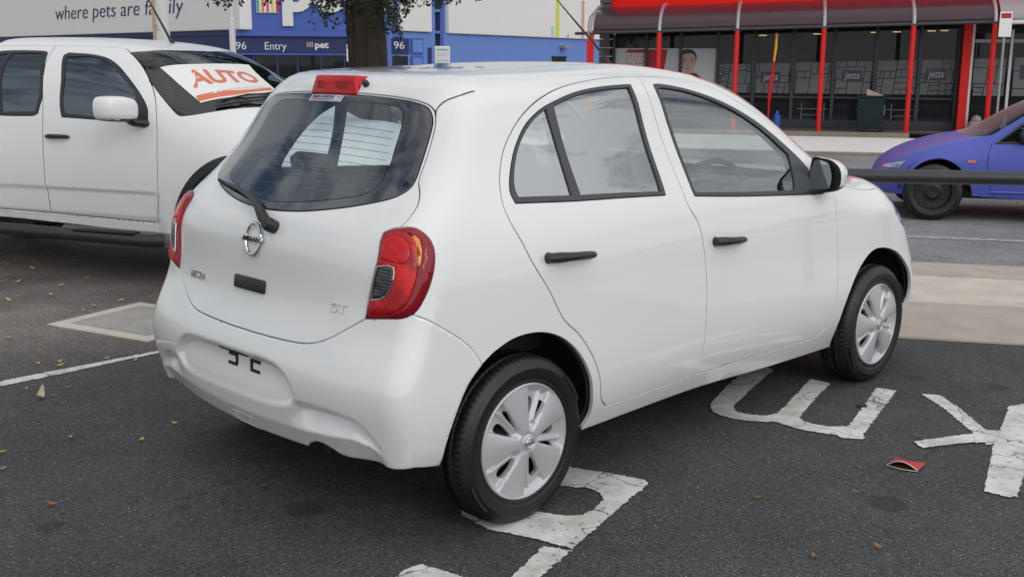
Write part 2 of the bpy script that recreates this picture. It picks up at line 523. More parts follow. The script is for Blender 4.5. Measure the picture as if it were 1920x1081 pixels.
class MB:
    """collects simple solids into one mesh"""

    def __init__(s):
        s.v, s.f, s.m, s.cur = [], [], [], 0

    def add(s, vs, fs):
        n = len(s.v)
        s.v += [tuple(v) for v in vs]
        s.f += [tuple(i + n for i in f) for f in fs]
        s.m += [s.cur] * len(fs)
        return s

    def box(s, c, d, ax=None, bev=0.0):
        """box centred at c, full size d, optional 3x3 axes"""
        c = Vector(c)
        A = ax or (Vector((1, 0, 0)), Vector((0, 1, 0)), Vector((0, 0, 1)))
        h = [x / 2 for x in d]
        if bev <= 0:
            P = [c + A[0] * (sx * h[0]) + A[1] * (sy * h[1]) + A[2] * (sz * h[2]) for sx in (-1, 1) for sy in (-1, 1) for sz in (-1, 1)]
            return s.add(P, [(0, 1, 3, 2), (4, 6, 7, 5), (0, 4, 5, 1), (2, 3, 7, 6), (0, 2, 6, 4), (1, 5, 7, 3)])
        bm = bmesh.new()
        bmesh.ops.create_cube(bm, size=1)
        bmesh.ops.scale(bm, vec=d, verts=bm.verts)
        bmesh.ops.bevel(bm, geom=bm.edges[:], offset=min(bev, min(d) * .45), segments=2, affect='EDGES', profile=0.5)
        bm.verts.index_update()
        P = [c + A[0] * v.co.x + A[1] * v.co.y + A[2] * v.co.z for v in bm.verts]
        F = [tuple(v.index for v in f.verts) for f in bm.faces]
        bm.free()
        return s.add(P, F)

    def tube(s, pts, rad, n=10, cap=True, flat=None):
        pts = [Vector(p) for p in pts]
        if not hasattr(rad, '__len__'):
            rad = [rad] * len(pts)
        V, F = [], []
        up = Vector((0, 0, 1))
        prev = None
        for i, p in enumerate(pts):
            t = (pts[min(i + 1, len(pts) - 1)] - pts[max(i - 1, 0)]).normalized()
            a = (prev - t * prev.dot(t)) if prev is not None else (up.cross(t) if abs(t.z) < 0.95 else Vector((1, 0, 0)).cross(t))
            a.normalize()
            prev = a
            b = t.cross(a)
            for k in range(n):
                q = 2 * pi * k / n
                V.append(p + (a * cos(q) + b * sin(q) * (flat or 1)) * rad[i])
        for i in range(len(pts) - 1):
            for k in range(n):
                k2 = (k + 1) % n
                F.append((i * n + k, i * n + k2, (i + 1) * n + k2, (i + 1) * n + k))
        if cap:
            F.append(tuple(range(n - 1, -1, -1)))
            F.append(tuple((len(pts) - 1) * n + k for k in range(n)))
        return s.add(V, F)

    def prism(s, poly, a, b):
        """poly: list of 3D points, extruded by vectors a..b"""
        n = len(poly)
        a, b = Vector(a), Vector(b)
        V = [Vector(p) + a for p in poly] + [Vector(p) + b for p in poly]
        F = [tuple(range(n - 1, -1, -1)), tuple(range(n, 2 * n))] + [(i, (i + 1) % n, n + (i + 1) % n, n + i) for i in range(n)]
        return s.add(V, F)

    def lathe(s, prof, n, o, ax, e1, e2):
        """prof: (radius, height along ax)"""
        o, ax, e1, e2 = map(Vector, (o, ax, e1, e2))
        V, F = [], []
        for k in range(n):
            q = 2 * pi * k / n
            d = e1 * cos(q) + e2 * sin(q)
            for (r, h) in prof:
                V.append(o + d * r + ax * h)
        m = len(prof)
        for k in range(n):
            k2 = (k + 1) % n
            for i in range(m - 1):
                F.append((k * m + i, k * m + i + 1, k2 * m + i + 1, k2 * m + i))
        return s.add(V, F)

    def out(s, name, m, parent=None, smooth=False, mats=None, fix=True):
        o = mesh_obj(name, s.v, s.f, m, parent, False, mats, s.m if mats else None)
        bm = bmesh.new()
        bm.from_mesh(o.data)
        if fix:
            bmesh.ops.recalc_face_normals(bm, faces=bm.faces[:])
        bm.to_mesh(o.data)
        bm.free()
        if smooth:
            o.data.polygons.foreach_set('use_smooth', [True] * len(o.data.polygons))
            try:
                o.data.set_sharp_from_angle(angle=radians(40))
            except Exception:
                pass
        return o


_txt = {}


def text_geo(s, shear=0.0, depth=0.0, bold=0.0, spacing=1.0):
    """triangulated lettering, unit cap size, origin at left baseline"""
    key = (s, shear, depth, bold, spacing)
    if key in _txt:
        return _txt[key]
    cu = bpy.data.curves.new('lettering', 'FONT')
    cu.body = s
    cu.size = 1.0
    cu.shear = shear
    cu.extrude = depth
    cu.offset = bold
    cu.space_character = spacing
    cu.resolution_u = 4
    o = bpy.data.objects.new('lettering', cu)
    COL.objects.link(o)
    dg = bpy.context.evaluated_depsgraph_get()
    me = bpy.data.meshes.new_from_object(o.evaluated_get(dg))
    V = np.array([v.co[:] for v in me.vertices])
    F = [tuple(p.vertices) for p in me.polygons]
    bpy.data.objects.remove(o)
    bpy.data.curves.remove(cu)
    bpy.data.meshes.remove(me)
    lo, hi = V.min(0), V.max(0)
    V = V - np.array([lo[0], 0, 0])
    _txt[key] = (V, F, hi[0] - lo[0], hi[1])
    return _txt[key]


def text_obj(name, s, origin, ax, ay, height, m, parent=None, width=None, depth=0.02, shear=0.0, bold=0.0, spacing=1.0):
    """letters whose capitals are `height` tall on a plane spanned by ax, ay"""
    V, F, w, h = text_geo(s, shear, 0.5, bold, spacing)
    cap = 0.69
    ky = height / cap
    kx = (width / w) if width else ky
    ax, ay, origin = Vector(ax).normalized(), Vector(ay).normalized(), Vector(origin)
    n = ax.cross(ay)
    P = [origin + ax * (v[0] * kx) + ay * (v[1] * ky) + n * (v[2] * depth) for v in V]
    return mesh_obj(name, P, F, m, parent)


# ------------------------------------------------------------------ smooth closed body from profile curves
class Sp:
    def __init__(s, x, y):
        s.x = np.array(x, float)
        s.y = np.array(y, float)
        n = len(x)
        h = np.diff(s.x)
        A = np.eye(n)
        b = np.zeros(n)
        for i in range(1, n - 1):
            A[i, i - 1] = h[i - 1]
            A[i, i] = 2 * (h[i - 1] + h[i])
            A[i, i + 1] = h[i]
            b[i] = 6 * ((s.y[i + 1] - s.y[i]) / h[i] - (s.y[i] - s.y[i - 1]) / h[i - 1])
        s.m = np.linalg.solve(A, b)

    def __call__(s, t):
        t = np.asarray(t, float)
        i = np.clip(np.searchsorted(s.x, t) - 1, 0, len(s.x) - 2)
        x0, x1 = s.x[i], s.x[i + 1]
        h = x1 - x0
        tc = np.clip(t, s.x[0], s.x[-1])
        a = (x1 - tc) / h
        b = (tc - x0) / h
        v = a * s.y[i] + b * s.y[i + 1] + ((a**3 - a) * s.m[i] + (b**3 - b) * s.m[i + 1]) * h * h / 6
        hl = s.x[1] - s.x[0]
        hr = s.x[-1] - s.x[-2]
        sl = (s.y[1] - s.y[0]) / hl - hl * (2 * s.m[0] + s.m[1]) / 6
        sr = (s.y[-1] - s.y[-2]) / hr + hr * (s.m[-2] + 2 * s.m[-1]) / 6
        return v + np.where(t < s.x[0], (t - s.x[0]) * sl, 0) + np.where(t > s.x[-1], (t - s.x[-1]) * sr, 0)


def smax(a, b, r):
    h = np.maximum(r - np.abs(a - b), 0) / r
    return np.maximum(a, b) + h * h * r * .25


class Body:
    """smooth intersection of a top, side, rear and front profile"""

    def __init__(s, kxt, kzr, kzs, kxa, kzf, kzk, p, centre):
        i = 0

        def tk(n):
            nonlocal i
            v = p[i:i + n]
            i += n
            return v
        s.T = Sp(kxt, tk(len(kxt)))
        s.R = Sp(kzr, tk(len(kzr)))
        s.S = Sp(kzs, tk(len(kzs)))
        s.A = Sp(kxa, tk(len(kxa)))
        s.F = Sp(kzf, tk(len(kzf)))
        s.K = Sp(kzk, tk(len(kzk)))
        s.ct, s.rt, s.rr, s.rf, s.kf = tk(5)
        s.C = np.array(centre, float)

    def __call__(s, P):
        x, y, z = P[..., 0], np.abs(P[..., 1]), P[..., 2]
        e = .01
        t = s.T(x)
        dt = (s.T(x + e) - s.T(x - e)) / (2 * e)
        gt = (z - (t - s.ct * y * y * (1 + 1.5 * y * y))) / np.sqrt(1 + dt * dt)
        ds = (s.S(z + e) - s.S(z - e)) / (2 * e)
        gs = (y - (s.A(x) - s.S(z))) / np.sqrt(1 + ds * ds)
        r = s.R(z)
        dr = (s.R(z + e) - s.R(z - e)) / (2 * e)
        k = s.K(z)
        yy = y * y * (1 + y * y * 1.2)
        gr = (r + k * yy - x) / np.sqrt(1 + dr * dr + (2 * k * y)**2)
        f = s.F(z)
        df = (s.F(z + e) - s.F(z - e)) / (2 * e)
        gf = (x - (f - s.kf * yy)) / np.sqrt(1 + df * df + (2 * s.kf * y)**2)
        a = smax(gt, gs, 2 * s.rt)
        a = smax(a, gr, 2 * s.rr)
        return smax(a, gf, 2 * s.rf)

    def chart(s, P):
        d = np.atleast_2d(np.asarray(P, float)) - s.C
        d /= np.linalg.norm(d, axis=1)[:, None]
        return d[:, :2] / (1 + d[:, 2:3])

    def lift(s, U):
        U = np.atleast_2d(U)
        r2 = (U**2).sum(1)
        d = np.concatenate([2 * U, (1 - r2)[:, None]], 1) / (1 + r2)[:, None]
        lo = np.full(len(U), .05)
        hi = np.full(len(U), 4.5)
        for _ in range(34):
            mid = (lo + hi) / 2
            ins = s(s.C + d * mid[:, None]) < 0
            lo = np.where(ins, mid, lo)
            hi = np.where(ins, hi, mid)
        return s.C + d * hi[:, None]

    def normal(s, P):
        e = 2e-3
        g = np.stack([s(P + np.eye(3)[i] * e) - s(P - np.eye(3)[i] * e) for i in range(3)], 1)
        return g / np.linalg.norm(g, axis=1)[:, None]

    def on(s, p, out=0.0):
        q = s.lift(s.chart([p]))
        n = s.normal(q)
        return Vector(q[0] + n[0] * out), Vector(n[0])


def curve(pts, step=0.014, corner=38, scale=0.001):
    """resample a polyline: smooth through the points, sharp at real corners"""
    P = np.array(pts, float) * scale
    n = len(P)
    out = []
    sharp = [True] * n
    for i in range(1, n - 1):
        a = P[i] - P[i - 1]
        b = P[i + 1] - P[i]
        c = a @ b / (np.linalg.norm(a) * np.linalg.norm(b) + 1e-12)
        sharp[i] = math.degrees(math.acos(max(-1, min(1, c)))) > corner
    for i in range(n - 1):
        p1, p2 = P[i], P[i + 1]
        m1 = (p2 - p1) if sharp[i] else (P[i + 1] - P[i - 1]) * np.linalg.norm(p2 - p1) / (np.linalg.norm(p2 - p1) + np.linalg.norm(p1 - P[i - 1]))
        m2 = (p2 - p1) if sharp[i + 1] else (P[i + 2] - P[i]) * np.linalg.norm(p2 - p1) / (np.linalg.norm(p2 - p1) + np.linalg.norm(P[i + 2] - p2))
        k = max(1, int(round(np.linalg.norm(p2 - p1) / step)))
        for j in range(k):
            t = j / k
            out.append((2 * t**3 - 3 * t**2 + 1) * p1 + (t**3 - 2 * t**2 + t) * m1 + (-2 * t**3 + 3 * t**2) * p2 + (t**3 - t**2) * m2)
    out.append(P[-1])
    return np.array(out)


def ring(pts, **k):
    """closed smooth loop"""
    P = list(pts)
    big = P[-3:] + P + P[:3]
    c0 = curve(big[:4], **k)
    full = curve(big, **k)
    # cut out one period: start at the 4th point, stop where it recurs
    s = np.array(P[0], float) * k.get('scale', 0.001)
    d = np.linalg.norm(full - s, axis=1)
    idx = [i for i in np.argsort(d)[:6] if d[i] < 1e-6]
    i0, i1 = min(idx), max(idx)
    return full[i0:i1 + 1]


def mir(c):
    return c * np.array([1, -1, 1])


def cat_(*cs):
    out = [cs[0]]
    for c in cs[1:]:
        out.append(c[1:])
    return np.concatenate(out)


def inside(poly, Q):
    bb0, bb1 = poly.min(0), poly.max(0)
    res = np.zeros(len(Q), bool)
    sel = np.where(((Q >= bb0) & (Q <= bb1)).all(1))[0]
    if len(sel) == 0:
        return res
    q = Q[sel]
    a = poly
    b = np.roll(poly, -1, 0)
    c = np.zeros(len(q), bool)
    for i in range(len(a)):
        y0, y1 = a[i, 1], b[i, 1]
        if y0 == y1:
            continue
        cross = (y0 > q[:, 1]) != (y1 > q[:, 1])
        xs = a[i, 0] + (q[:, 1] - y0) / (y1 - y0) * (b[i, 0] - a[i, 0])
        c ^= cross & (q[:, 0] < xs)
    res[sel] = c
    return res


class Skin:
    """cuts a Body into panels along loops and meshes every panel on its surface"""

    def __init__(s, body, outer, regions, spacing=0.016, fine=()):
        s.b = body
        loops = [('outer', outer)] + list(regions)
        s.loops = {n: l for n, l in loops}
        verts, edges = [], []
        polys = {}
        for n, l in loops:
            u = body.chart(l)
            if np.linalg.norm(u[0] - u[-1]) < 1e-7:
                u = u[:-1]
            polys[n] = u
            k = len(verts)
            verts += [tuple(x) for x in u]
            edges += [(k + i, k + (i + 1) % len(u)) for i in range(len(u))]
        s.polys = polys
        kd = kdtree.KDTree(len(verts))
        for i, v in enumerate(verts):
            kd.insert((v[0], v[1], 0), i)
        kd.balance()
        lo, hi = polys['outer'].min(0), polys['outer'].max(0)
        gx = np.arange(lo[0], hi[0], spacing)
        gy = np.arange(lo[1], hi[1], spacing * .866)
        G = np.array([(x + (spacing / 2 if j % 2 else 0), y) for j, y in enumerate(gy) for x in gx])
        G = G[inside(polys['outer'], G)]
        # coarser over the roof where the chart is compressed
        extra = []
        for (loopname, sp) in fine:
            pl = polys[loopname]
            l2, h2 = pl.min(0), pl.max(0)
            G2 = np.array([(x, y) for y in np.arange(l2[1], h2[1], sp) for x in np.arange(l2[0], h2[0], sp)])
            G2 = G2[inside(pl, G2)]
            G = G[~inside(pl, G)]
            extra.append((G2, sp))
        allG = [(G, spacing)] + extra
        for g, sp in allG:
            for q in g:
                if kd.find((q[0], q[1], 0))[2] > min(sp * .55, .007):
                    verts.append((q[0], q[1]))
        r = delaunay_2d_cdt([Vector(v) for v in verts], edges, [], 0, 1e-6)
        s.U = np.array([v[:] for v in r[0]])
        tri = np.array([f for f in r[2] if len(f) == 3])
        cen = s.U[tri].mean(1)
        lab = np.full(len(tri), -1)
        names = [n for n, _ in regions]
        ok = inside(polys['outer'], cen)
        for i, n in enumerate(names):
            m = (lab == -1) & ok & inside(polys[n], cen)
            lab[m] = i
        lab[(lab == -1) & ok] = len(names)
        s.names = names + ['shell']
        s.tri, s.lab = tri, lab
        s.P = body.lift(s.U)
        s.N = body.normal(s.P)

    def region(s, names):
        ids = [s.names.index(n) for n in ([names] if isinstance(names, str) else names)]
        return s.tri[np.isin(s.lab, ids)]

    def panel(s, name, regs, m, parent=None, gap=0.005, off=0.0, depth=0.016, disp=None, flange=True, bevel=0.002, smooth_custom=True, keep_flat=False):
        T = s.region(regs)
        if len(T) == 0:
            return None
        used = np.unique(T)
        mp = -np.ones(len(s.P), int)
        mp[used] = np.arange(len(used))
        T = mp[T]
        P = s.P[used].copy()
        N = s.N[used]
        # outward orientation
        fn = np.cross(P[T[:, 1]] - P[T[:, 0]], P[T[:, 2]] - P[T[:, 0]])
        flip = (fn * N[T[:, 0]]).sum(1) < 0
        T[flip] = T[flip][:, ::-1]
        # boundary
        E = np.concatenate([T[:, [0, 1]], T[:, [1, 2]], T[:, [2, 0]]])
        opp = np.concatenate([T[:, 2], T[:, 0], T[:, 1]])
        key = np.sort(E, 1)
        _, inv, cnt = np.unique(key[:, 0] * (len(P) + 1) + key[:, 1], return_inverse=True, return_counts=True)
        be = cnt[inv] == 1
        B, OP = E[be], opp[be]
        inw = np.zeros_like(P)
        d = P[B[:, 1]] - P[B[:, 0]]
        nn = N[B[:, 0]] + N[B[:, 1]]
        pe = np.cross(nn, d)
        pe /= np.linalg.norm(pe, axis=1)[:, None] + 1e-12
        sg = np.sign(((P[OP] - P[B[:, 0]]) * pe).sum(1))
        pe *= sg[:, None]
        np.add.at(inw, B[:, 0], pe)
        np.add.at(inw, B[:, 1], pe)
        ln = np.linalg.norm(inw, axis=1)
        bv = ln > 1e-9
        inw[bv] /= ln[bv][:, None]
        if disp is not None:
            dd = disp(P)
            P = P - N * dd[:, None]
        P = P + N * off
        base = P + inw * (gap / 2 + bevel)
        V = [base]
        F = [tuple(t) for t in T]
        VN = [N.copy()]
        if flange:
            bi = np.where(bv)[0]
            loc = -np.ones(len(P), int)
            loc[bi] = np.arange(len(bi))
            r1 = P[bi] + inw[bi] * (gap / 2) - N[bi] * bevel
            r2_ = P[bi] + inw[bi] * (gap / 2) - N[bi] * depth
            n0 = len(P)
            n1 = n0 + len(bi)
            n2 = n1 + len(bi)
            V += [r1, r1.copy(), r2_]
            VN += [N[bi] * .75 - inw[bi] * .65, -inw[bi], -inw[bi]]
            for (a, b) in B:
                la, lb = loc[a], loc[b]
                F.append((b, a, n0 + la, n0 + lb))
                F.append((n1 + lb, n1 + la, n2 + la, n2 + lb))
        V = np.concatenate(V)
        VN = np.concatenate(VN)
        o = mesh_obj(name, V, F, m, parent, smooth=True)
        if smooth_custom:
            if disp is not None:
                mv = np.zeros(len(V) * 3)
                o.data.vertices.foreach_get('normal', mv)
                mv = mv.reshape(-1, 3)
                mvd = (np.abs(dd) > 1e-6) if keep_flat else np.ones(len(P), bool)
                VN[:len(P)][mvd] = mv[:len(P)][mvd]
            VN /= np.linalg.norm(VN, axis=1)[:, None] + 1e-12
            o.data.normals_split_custom_set_from_vertices([tuple(map(float, v)) for v in VN])
        return o

    def inner(s, name, regs, m, parent, depth):
        """lining behind the outer panels"""
        T = s.region(regs)
        used = np.unique(T)
        mp = -np.ones(len(s.P), int)
        mp[used] = np.arange(len(used))
        P = s.P[used] - s.N[used] * depth
        return mesh_obj(name, P, mp[T], m, parent, smooth=True)

    def ribbon(s, name, lines, m, parent, depth=0.014, width=0.02, off=0.0):
        """dark strip lying in the gap along seams"""
        mb = MB()
        for l in lines:
            P = s.b.lift(s.b.chart(l))
            N = s.b.normal(P)
            t = np.gradient(P, axis=0)
            w = np.cross(N, t)
            w /= np.linalg.norm(w, axis=1)[:, None] + 1e-9
            A = P - N * depth + w * width / 2
            Bq = P - N * depth - w * width / 2
            n = len(P)
            mb.add(list(A) + list(Bq), [(i, i + 1, n + i + 1, n + i) for i in range(n - 1)])
        return mb.out(name, m, parent, fix=False)

    def text(s, name, txt, p0, p1, up, height, m, parent, out=0.002, depth=0.003, bold=0.0, shear=0.0):
        """raised lettering from p0 to p1 following the surface"""
        V, F, w, h = text_geo(txt, shear, 0.5, bold)
        p0, p1, up = np.array(p0, float), np.array(p1, float), np.array(up, float)
        ky = height / .69
        Q = p0 + np.outer(V[:, 0] / w, p1 - p0) + np.outer(V[:, 1] * ky, up)
        L = s.b.lift(s.b.chart(Q))
        N = s.b.normal(L)
        L = L + N * (out + (V[:, 2:3] + .5) * depth)
        return mesh_obj(name, L, F, m, parent)


def seg_dist(P, line):
    """distance of points to a dense polyline"""
    kd = kdtree.KDTree(len(line))
    for i, q in enumerate(line):
        kd.insert(q, i)
    kd.balance()
    return np.array([kd.find(p)[2] for p in P])


def sstep(x):
    x = np.clip(x, 0, 1)
    return x * x * (3 - 2 * x)


# ================================================================== WHITE HATCHBACK
MICRA = Body([-.35, -.05, .4, .9, 1.3, 1.6, 1.9, 2.2, 2.36, 2.6, 2.85, 3.1], [.2, .4, .55, .7, .85, 1.0, 1.15, 1.35],
             [.15, .35, .6, .85, 1.0, 1.2, 1.45], [-.6, -.1, .5, 1.2, 1.9, 2.5, 3.1], [.2, .4, .6, .8, 1.0], [.2, .5, .8, 1.1, 1.4],
             [1.4479, 1.4955, 1.5199, 1.5348, 1.5062, 1.4445, 1.2803, 1.0821, 1.0235, 0.9992, 0.9128, 0.744, -0.5484, -0.5852, -0.595, -0.5384,
              -0.516, -0.4837, -0.3405, -0.2055, 0.1112, 0.0151, 0.0054, 0.0294, 0.0596, 0.1454, 0.2283, 0.7844, 0.8072, 0.8195, 0.7886, 0.7901,
              0.7979, 0.785, 3.1371, 3.1661, 3.1107, 2.9896, 2.7796, 0.0861, 0.072, 0.0884, 0.1422, 0.1935, 0.0347, 0.0825, 0.04, 0.04, 0.245],
             (1.25, 0, .5))


def build_wheel(parent, loc, mirror, R=0.2915, hub=0.2, width=0.165, caps=True, spin=0.0, share=None):
    """wheel with its axis along y; outer face towards -y"""
    if share is not None:
        w = share.copy()
        link(w, parent)
        w.location = loc
        w.rotation_euler = (0, spin, pi if mirror else 0)
        for ch in share.children:
            c = ch.copy()
            link(c, w)
        return w
    e1, e2, ax = (1, 0, 0), (0, 0, 1), (0, -1, 0)
    st = MB()
    st.lathe([(.0, -.045), (.06, -.04), (.075, -.052), (.12, -.06), (.15, -.048), (.172, -.05), (.185, -.02), (hub - .004, -.012), (hub - .004, -width * .9),
              (.0, -width * .9)], 48, (0, 0, 0), ax, e1, e2)
    for k in range(12):
        q = 2 * pi * k / 12
        st.lathe([(.0, -.046), (.012, -.046), (.014, -.056)], 8, (.133 * cos(q), 0, .133 * sin(q)), ax, e1, e2)
    w = st.out('wheel', M_STEEL, parent, smooth=True)
    w.location = loc
    w.rotation_euler = (0, spin, pi if mirror else 0)
    # tyre
    dR = R - .2915
    prof = [(hub - .006, -.016), (hub - .001, -.006), (hub + .006, .000), (hub + .010, .0015), (hub + .012, -.001), (hub + .018, .003), (hub + .032, .0065),
            (hub + .046, .0065), (hub + .052, .0085), (hub + .055, .006), (hub + .062, .002), (R - .018, -.004), (R - .012, -.009), (R - .0075, -.015), (R - .0045, -.021)]
    tread = [(R - .003, -.026), (R - .0018, -.034), (R - .0012, -.044), (R - .001, -.0465), (R - .008, -.0475), (R - .008, -.052), (R - .0005, -.053),
             (R, -.062), (R, -.0725), (R - .008, -.0735), (R - .008, -.0795), (R, -.0805), (R, -.092)]
    half = prof + tread
    other = [(r, -width - (h)) for r, h in half[::-1]]
    allp = half + other
    N = 320
    np_, nt_ = len(prof), len(tread)
    V, F = [], []
    for k in range(N):
        q = 2 * pi * k / N
        for i, (r, h) in enumerate(allp):
            j = i if i < len(half) else len(allp) - 1 - i
            rr = r
            if np_ - 2 <= j <= np_ + 3 and k % 4 == 0:
                rr -= .0045 if j > np_ - 2 else .0015
            if np_ + 6 <= j <= np_ + 8 and k % 5 == 0:
                rr -= .003
            x, z = rr * cos(q), rr * sin(q)
            V.append((x, -h, z))
    m = len(allp)
    for k in range(N):
        k2 = (k + 1) % N
        for i in range(m - 1):
            F.append((k * m + i, k2 * m + i, k2 * m + i + 1, k * m + i + 1))
    ty = mesh_obj('tyre', V, F, M_RUB, w, smooth=True)
    for q0 in (200, 20):
        tag_m = MB()
        P = []
        for s_ in range(9):
            q = radians(q0 + s_ * 3.2)
            P.append((q, R - .030, R - .019))
        vs = [((r) * cos(q), -.0052, (r) * sin(q)) for (q, a, b) in P for r in (a, b)]
        vs2 = [(x, y - .0035, z) for x, y, z in vs]
        n = len(vs)
        fs = [(2 * i, 2 * i + 1, 2 * i + 3, 2 * i + 2) for i in range(8)]
        tag_m.add(vs + vs2, [tuple(a + n for a in f) for f in fs] + [(0, 1, n + 1, n), (n - 2, n - 1, 2 * n - 1, 2 * n - 2)] +
                  [(2 * i, 2 * i + 2, n + 2 * i + 2, n + 2 * i) for i in range(8)] + [(2 * i + 1, 2 * i + 3, n + 2 * i + 3, n + 2 * i + 1) for i in range(8)])
        tag_m.out('sidewall_mark', M_SEAL, w)
    if not caps:
        return w
    # five spoke hubcap
    H = hub

    def pol(a, r):
        return (r * cos(a), r * sin(a))
    holes = []
    for k in range(5):
        a0 = radians(105 - 72 * k)
        hp = [(21.5, .082), (24, .068), (28, .072), (32.5, .095), (35, .120), (34.5, .138), (31, .149), (25, .151), (21.5, .147), (20.6, .12)]
        sp = [(48.2, .060), (50.5, .085), (52.6, .118), (53, .148), (51, .152), (48.8, .146), (47.6, .115), (47.2, .085)]
        for lst in (hp, sp):
            pts = [np.array([*pol(a0 - radians(d), r), 0]) for d, r in lst]
            holes.append(ring(pts, step=.005, scale=1.0, corner=80)[:-1][:, :2])
    verts, edges = [], []
    out_ring = [pol(2 * pi * i / 180, H) for i in range(180)]
    for lp in [out_ring] + [list(map(tuple, h)) for h in holes]:
        k = len(verts)
        verts += lp
        edges += [(k + i, k + (i + 1) % len(lp)) for i in range(len(lp))]
    kd = kdtree.KDTree(len(verts))
    for i, v in enumerate(verts):
        kd.insert((v[0], v[1], 0), i)
    kd.balance()
    nb = len(verts)
    for r in np.concatenate([np.arange(.0, .16, .0045), np.arange(.16, H, .003)]):
        n = max(1, int(2 * pi * r / .0045))
        for i in range(n):
            q = pol(2 * pi * i / n, r)
            if kd.find((q[0], q[1], 0))[2] > .002:
                verts.append(q)
    rr = delaunay_2d_cdt([Vector(v) for v in verts], edges, [], 0, 1e-7)
    U = np.array([v[:] for v in rr[0]])
    T = np.array([f for f in rr[2] if len(f) == 3])
    cen = U[T].mean(1)
    keep = np.hypot(cen[:, 0], cen[:, 1]) < H
    for h in holes:
        keep &= ~inside(np.array(h), cen)
    T = T[keep]
    r = np.hypot(U[:, 0], U[:, 1])
    ang = np.degrees(np.arctan2(U[:, 1], U[:, 0]))
    phi = (105 - ang + 18) % 72 - 18      # -18..54, main spoke about 0
    hw = np.interp(r, [0, .04, .08, .19], [30, 22, 19, 19])
    edge = np.where(phi < 20, np.abs(phi), np.minimum(np.abs(phi), np.abs(phi - 72)))
    sec = sstep((edge - hw) * r * pi / 180 / .007)
    base = .002 + .013 * (1 - (r / H)**2)
    crown = -.0055 * (np.minimum(edge, hw) / hw)**2 * np.clip(r / .12, 0, 1)
    rec = .021 * sec * sstep((r - .035) / .03) * (1 - .75 * sstep((r - .172) / .018))
    ridge_c = 43.0
    rid = np.exp(-((phi - ridge_c) * r * pi / 180 / .0065)**2) * .013 * sstep((r - .05) / .03) * sstep((.185 - r) / .02)
    h = base + crown - rec + rid * sec
    hubz = sstep((.037 - r) / .004)
    h = h * (1 - hubz) + (.019 - .35 * (r**2) / .037) * hubz
    lip = sstep((r - (H - .009)) / .005)
    h = h * (1 - lip) + .0045 * lip - .006 * sstep((r - (H - .003)) / .003)
    V = [(U[i, 0], -h[i], U[i, 1]) for i in range(len(U))]
    # skirts down from the openings and the rim
    E = np.concatenate([T[:, [0, 1]], T[:, [1, 2]], T[:, [2, 0]]])
    key = np.sort(E, 1)
    _, inv, cnt = np.unique(key[:, 0] * 10**6 + key[:, 1], return_inverse=True, return_counts=True)
    B = E[cnt[inv] == 1]
    F = [tuple(t) for t in T]
    for a, b in B:
        n = len(V)
        V += [V[a], V[b], (V[b][0], V[b][1] + .016, V[b][2]), (V[a][0], V[a][1] + .016, V[a][2])]
        F.append((n, n + 1, n + 2, n + 3))
    hc = mesh_obj('hubcap', V, F, M_SILV, w, smooth=True)
    em = MB()
    tq = [(.0165 * cos(2 * pi * i / 32), -.0205, .0165 * sin(2 * pi * i / 32)) for i in range(33)]
    em.tube(tq, .0022, 6, cap=False)
    em.box((0, -.0205, 0), (.044, .004, .008), bev=.001)
    em.out('wheel_badge', M_CHROME, w, smooth=True)
    return w


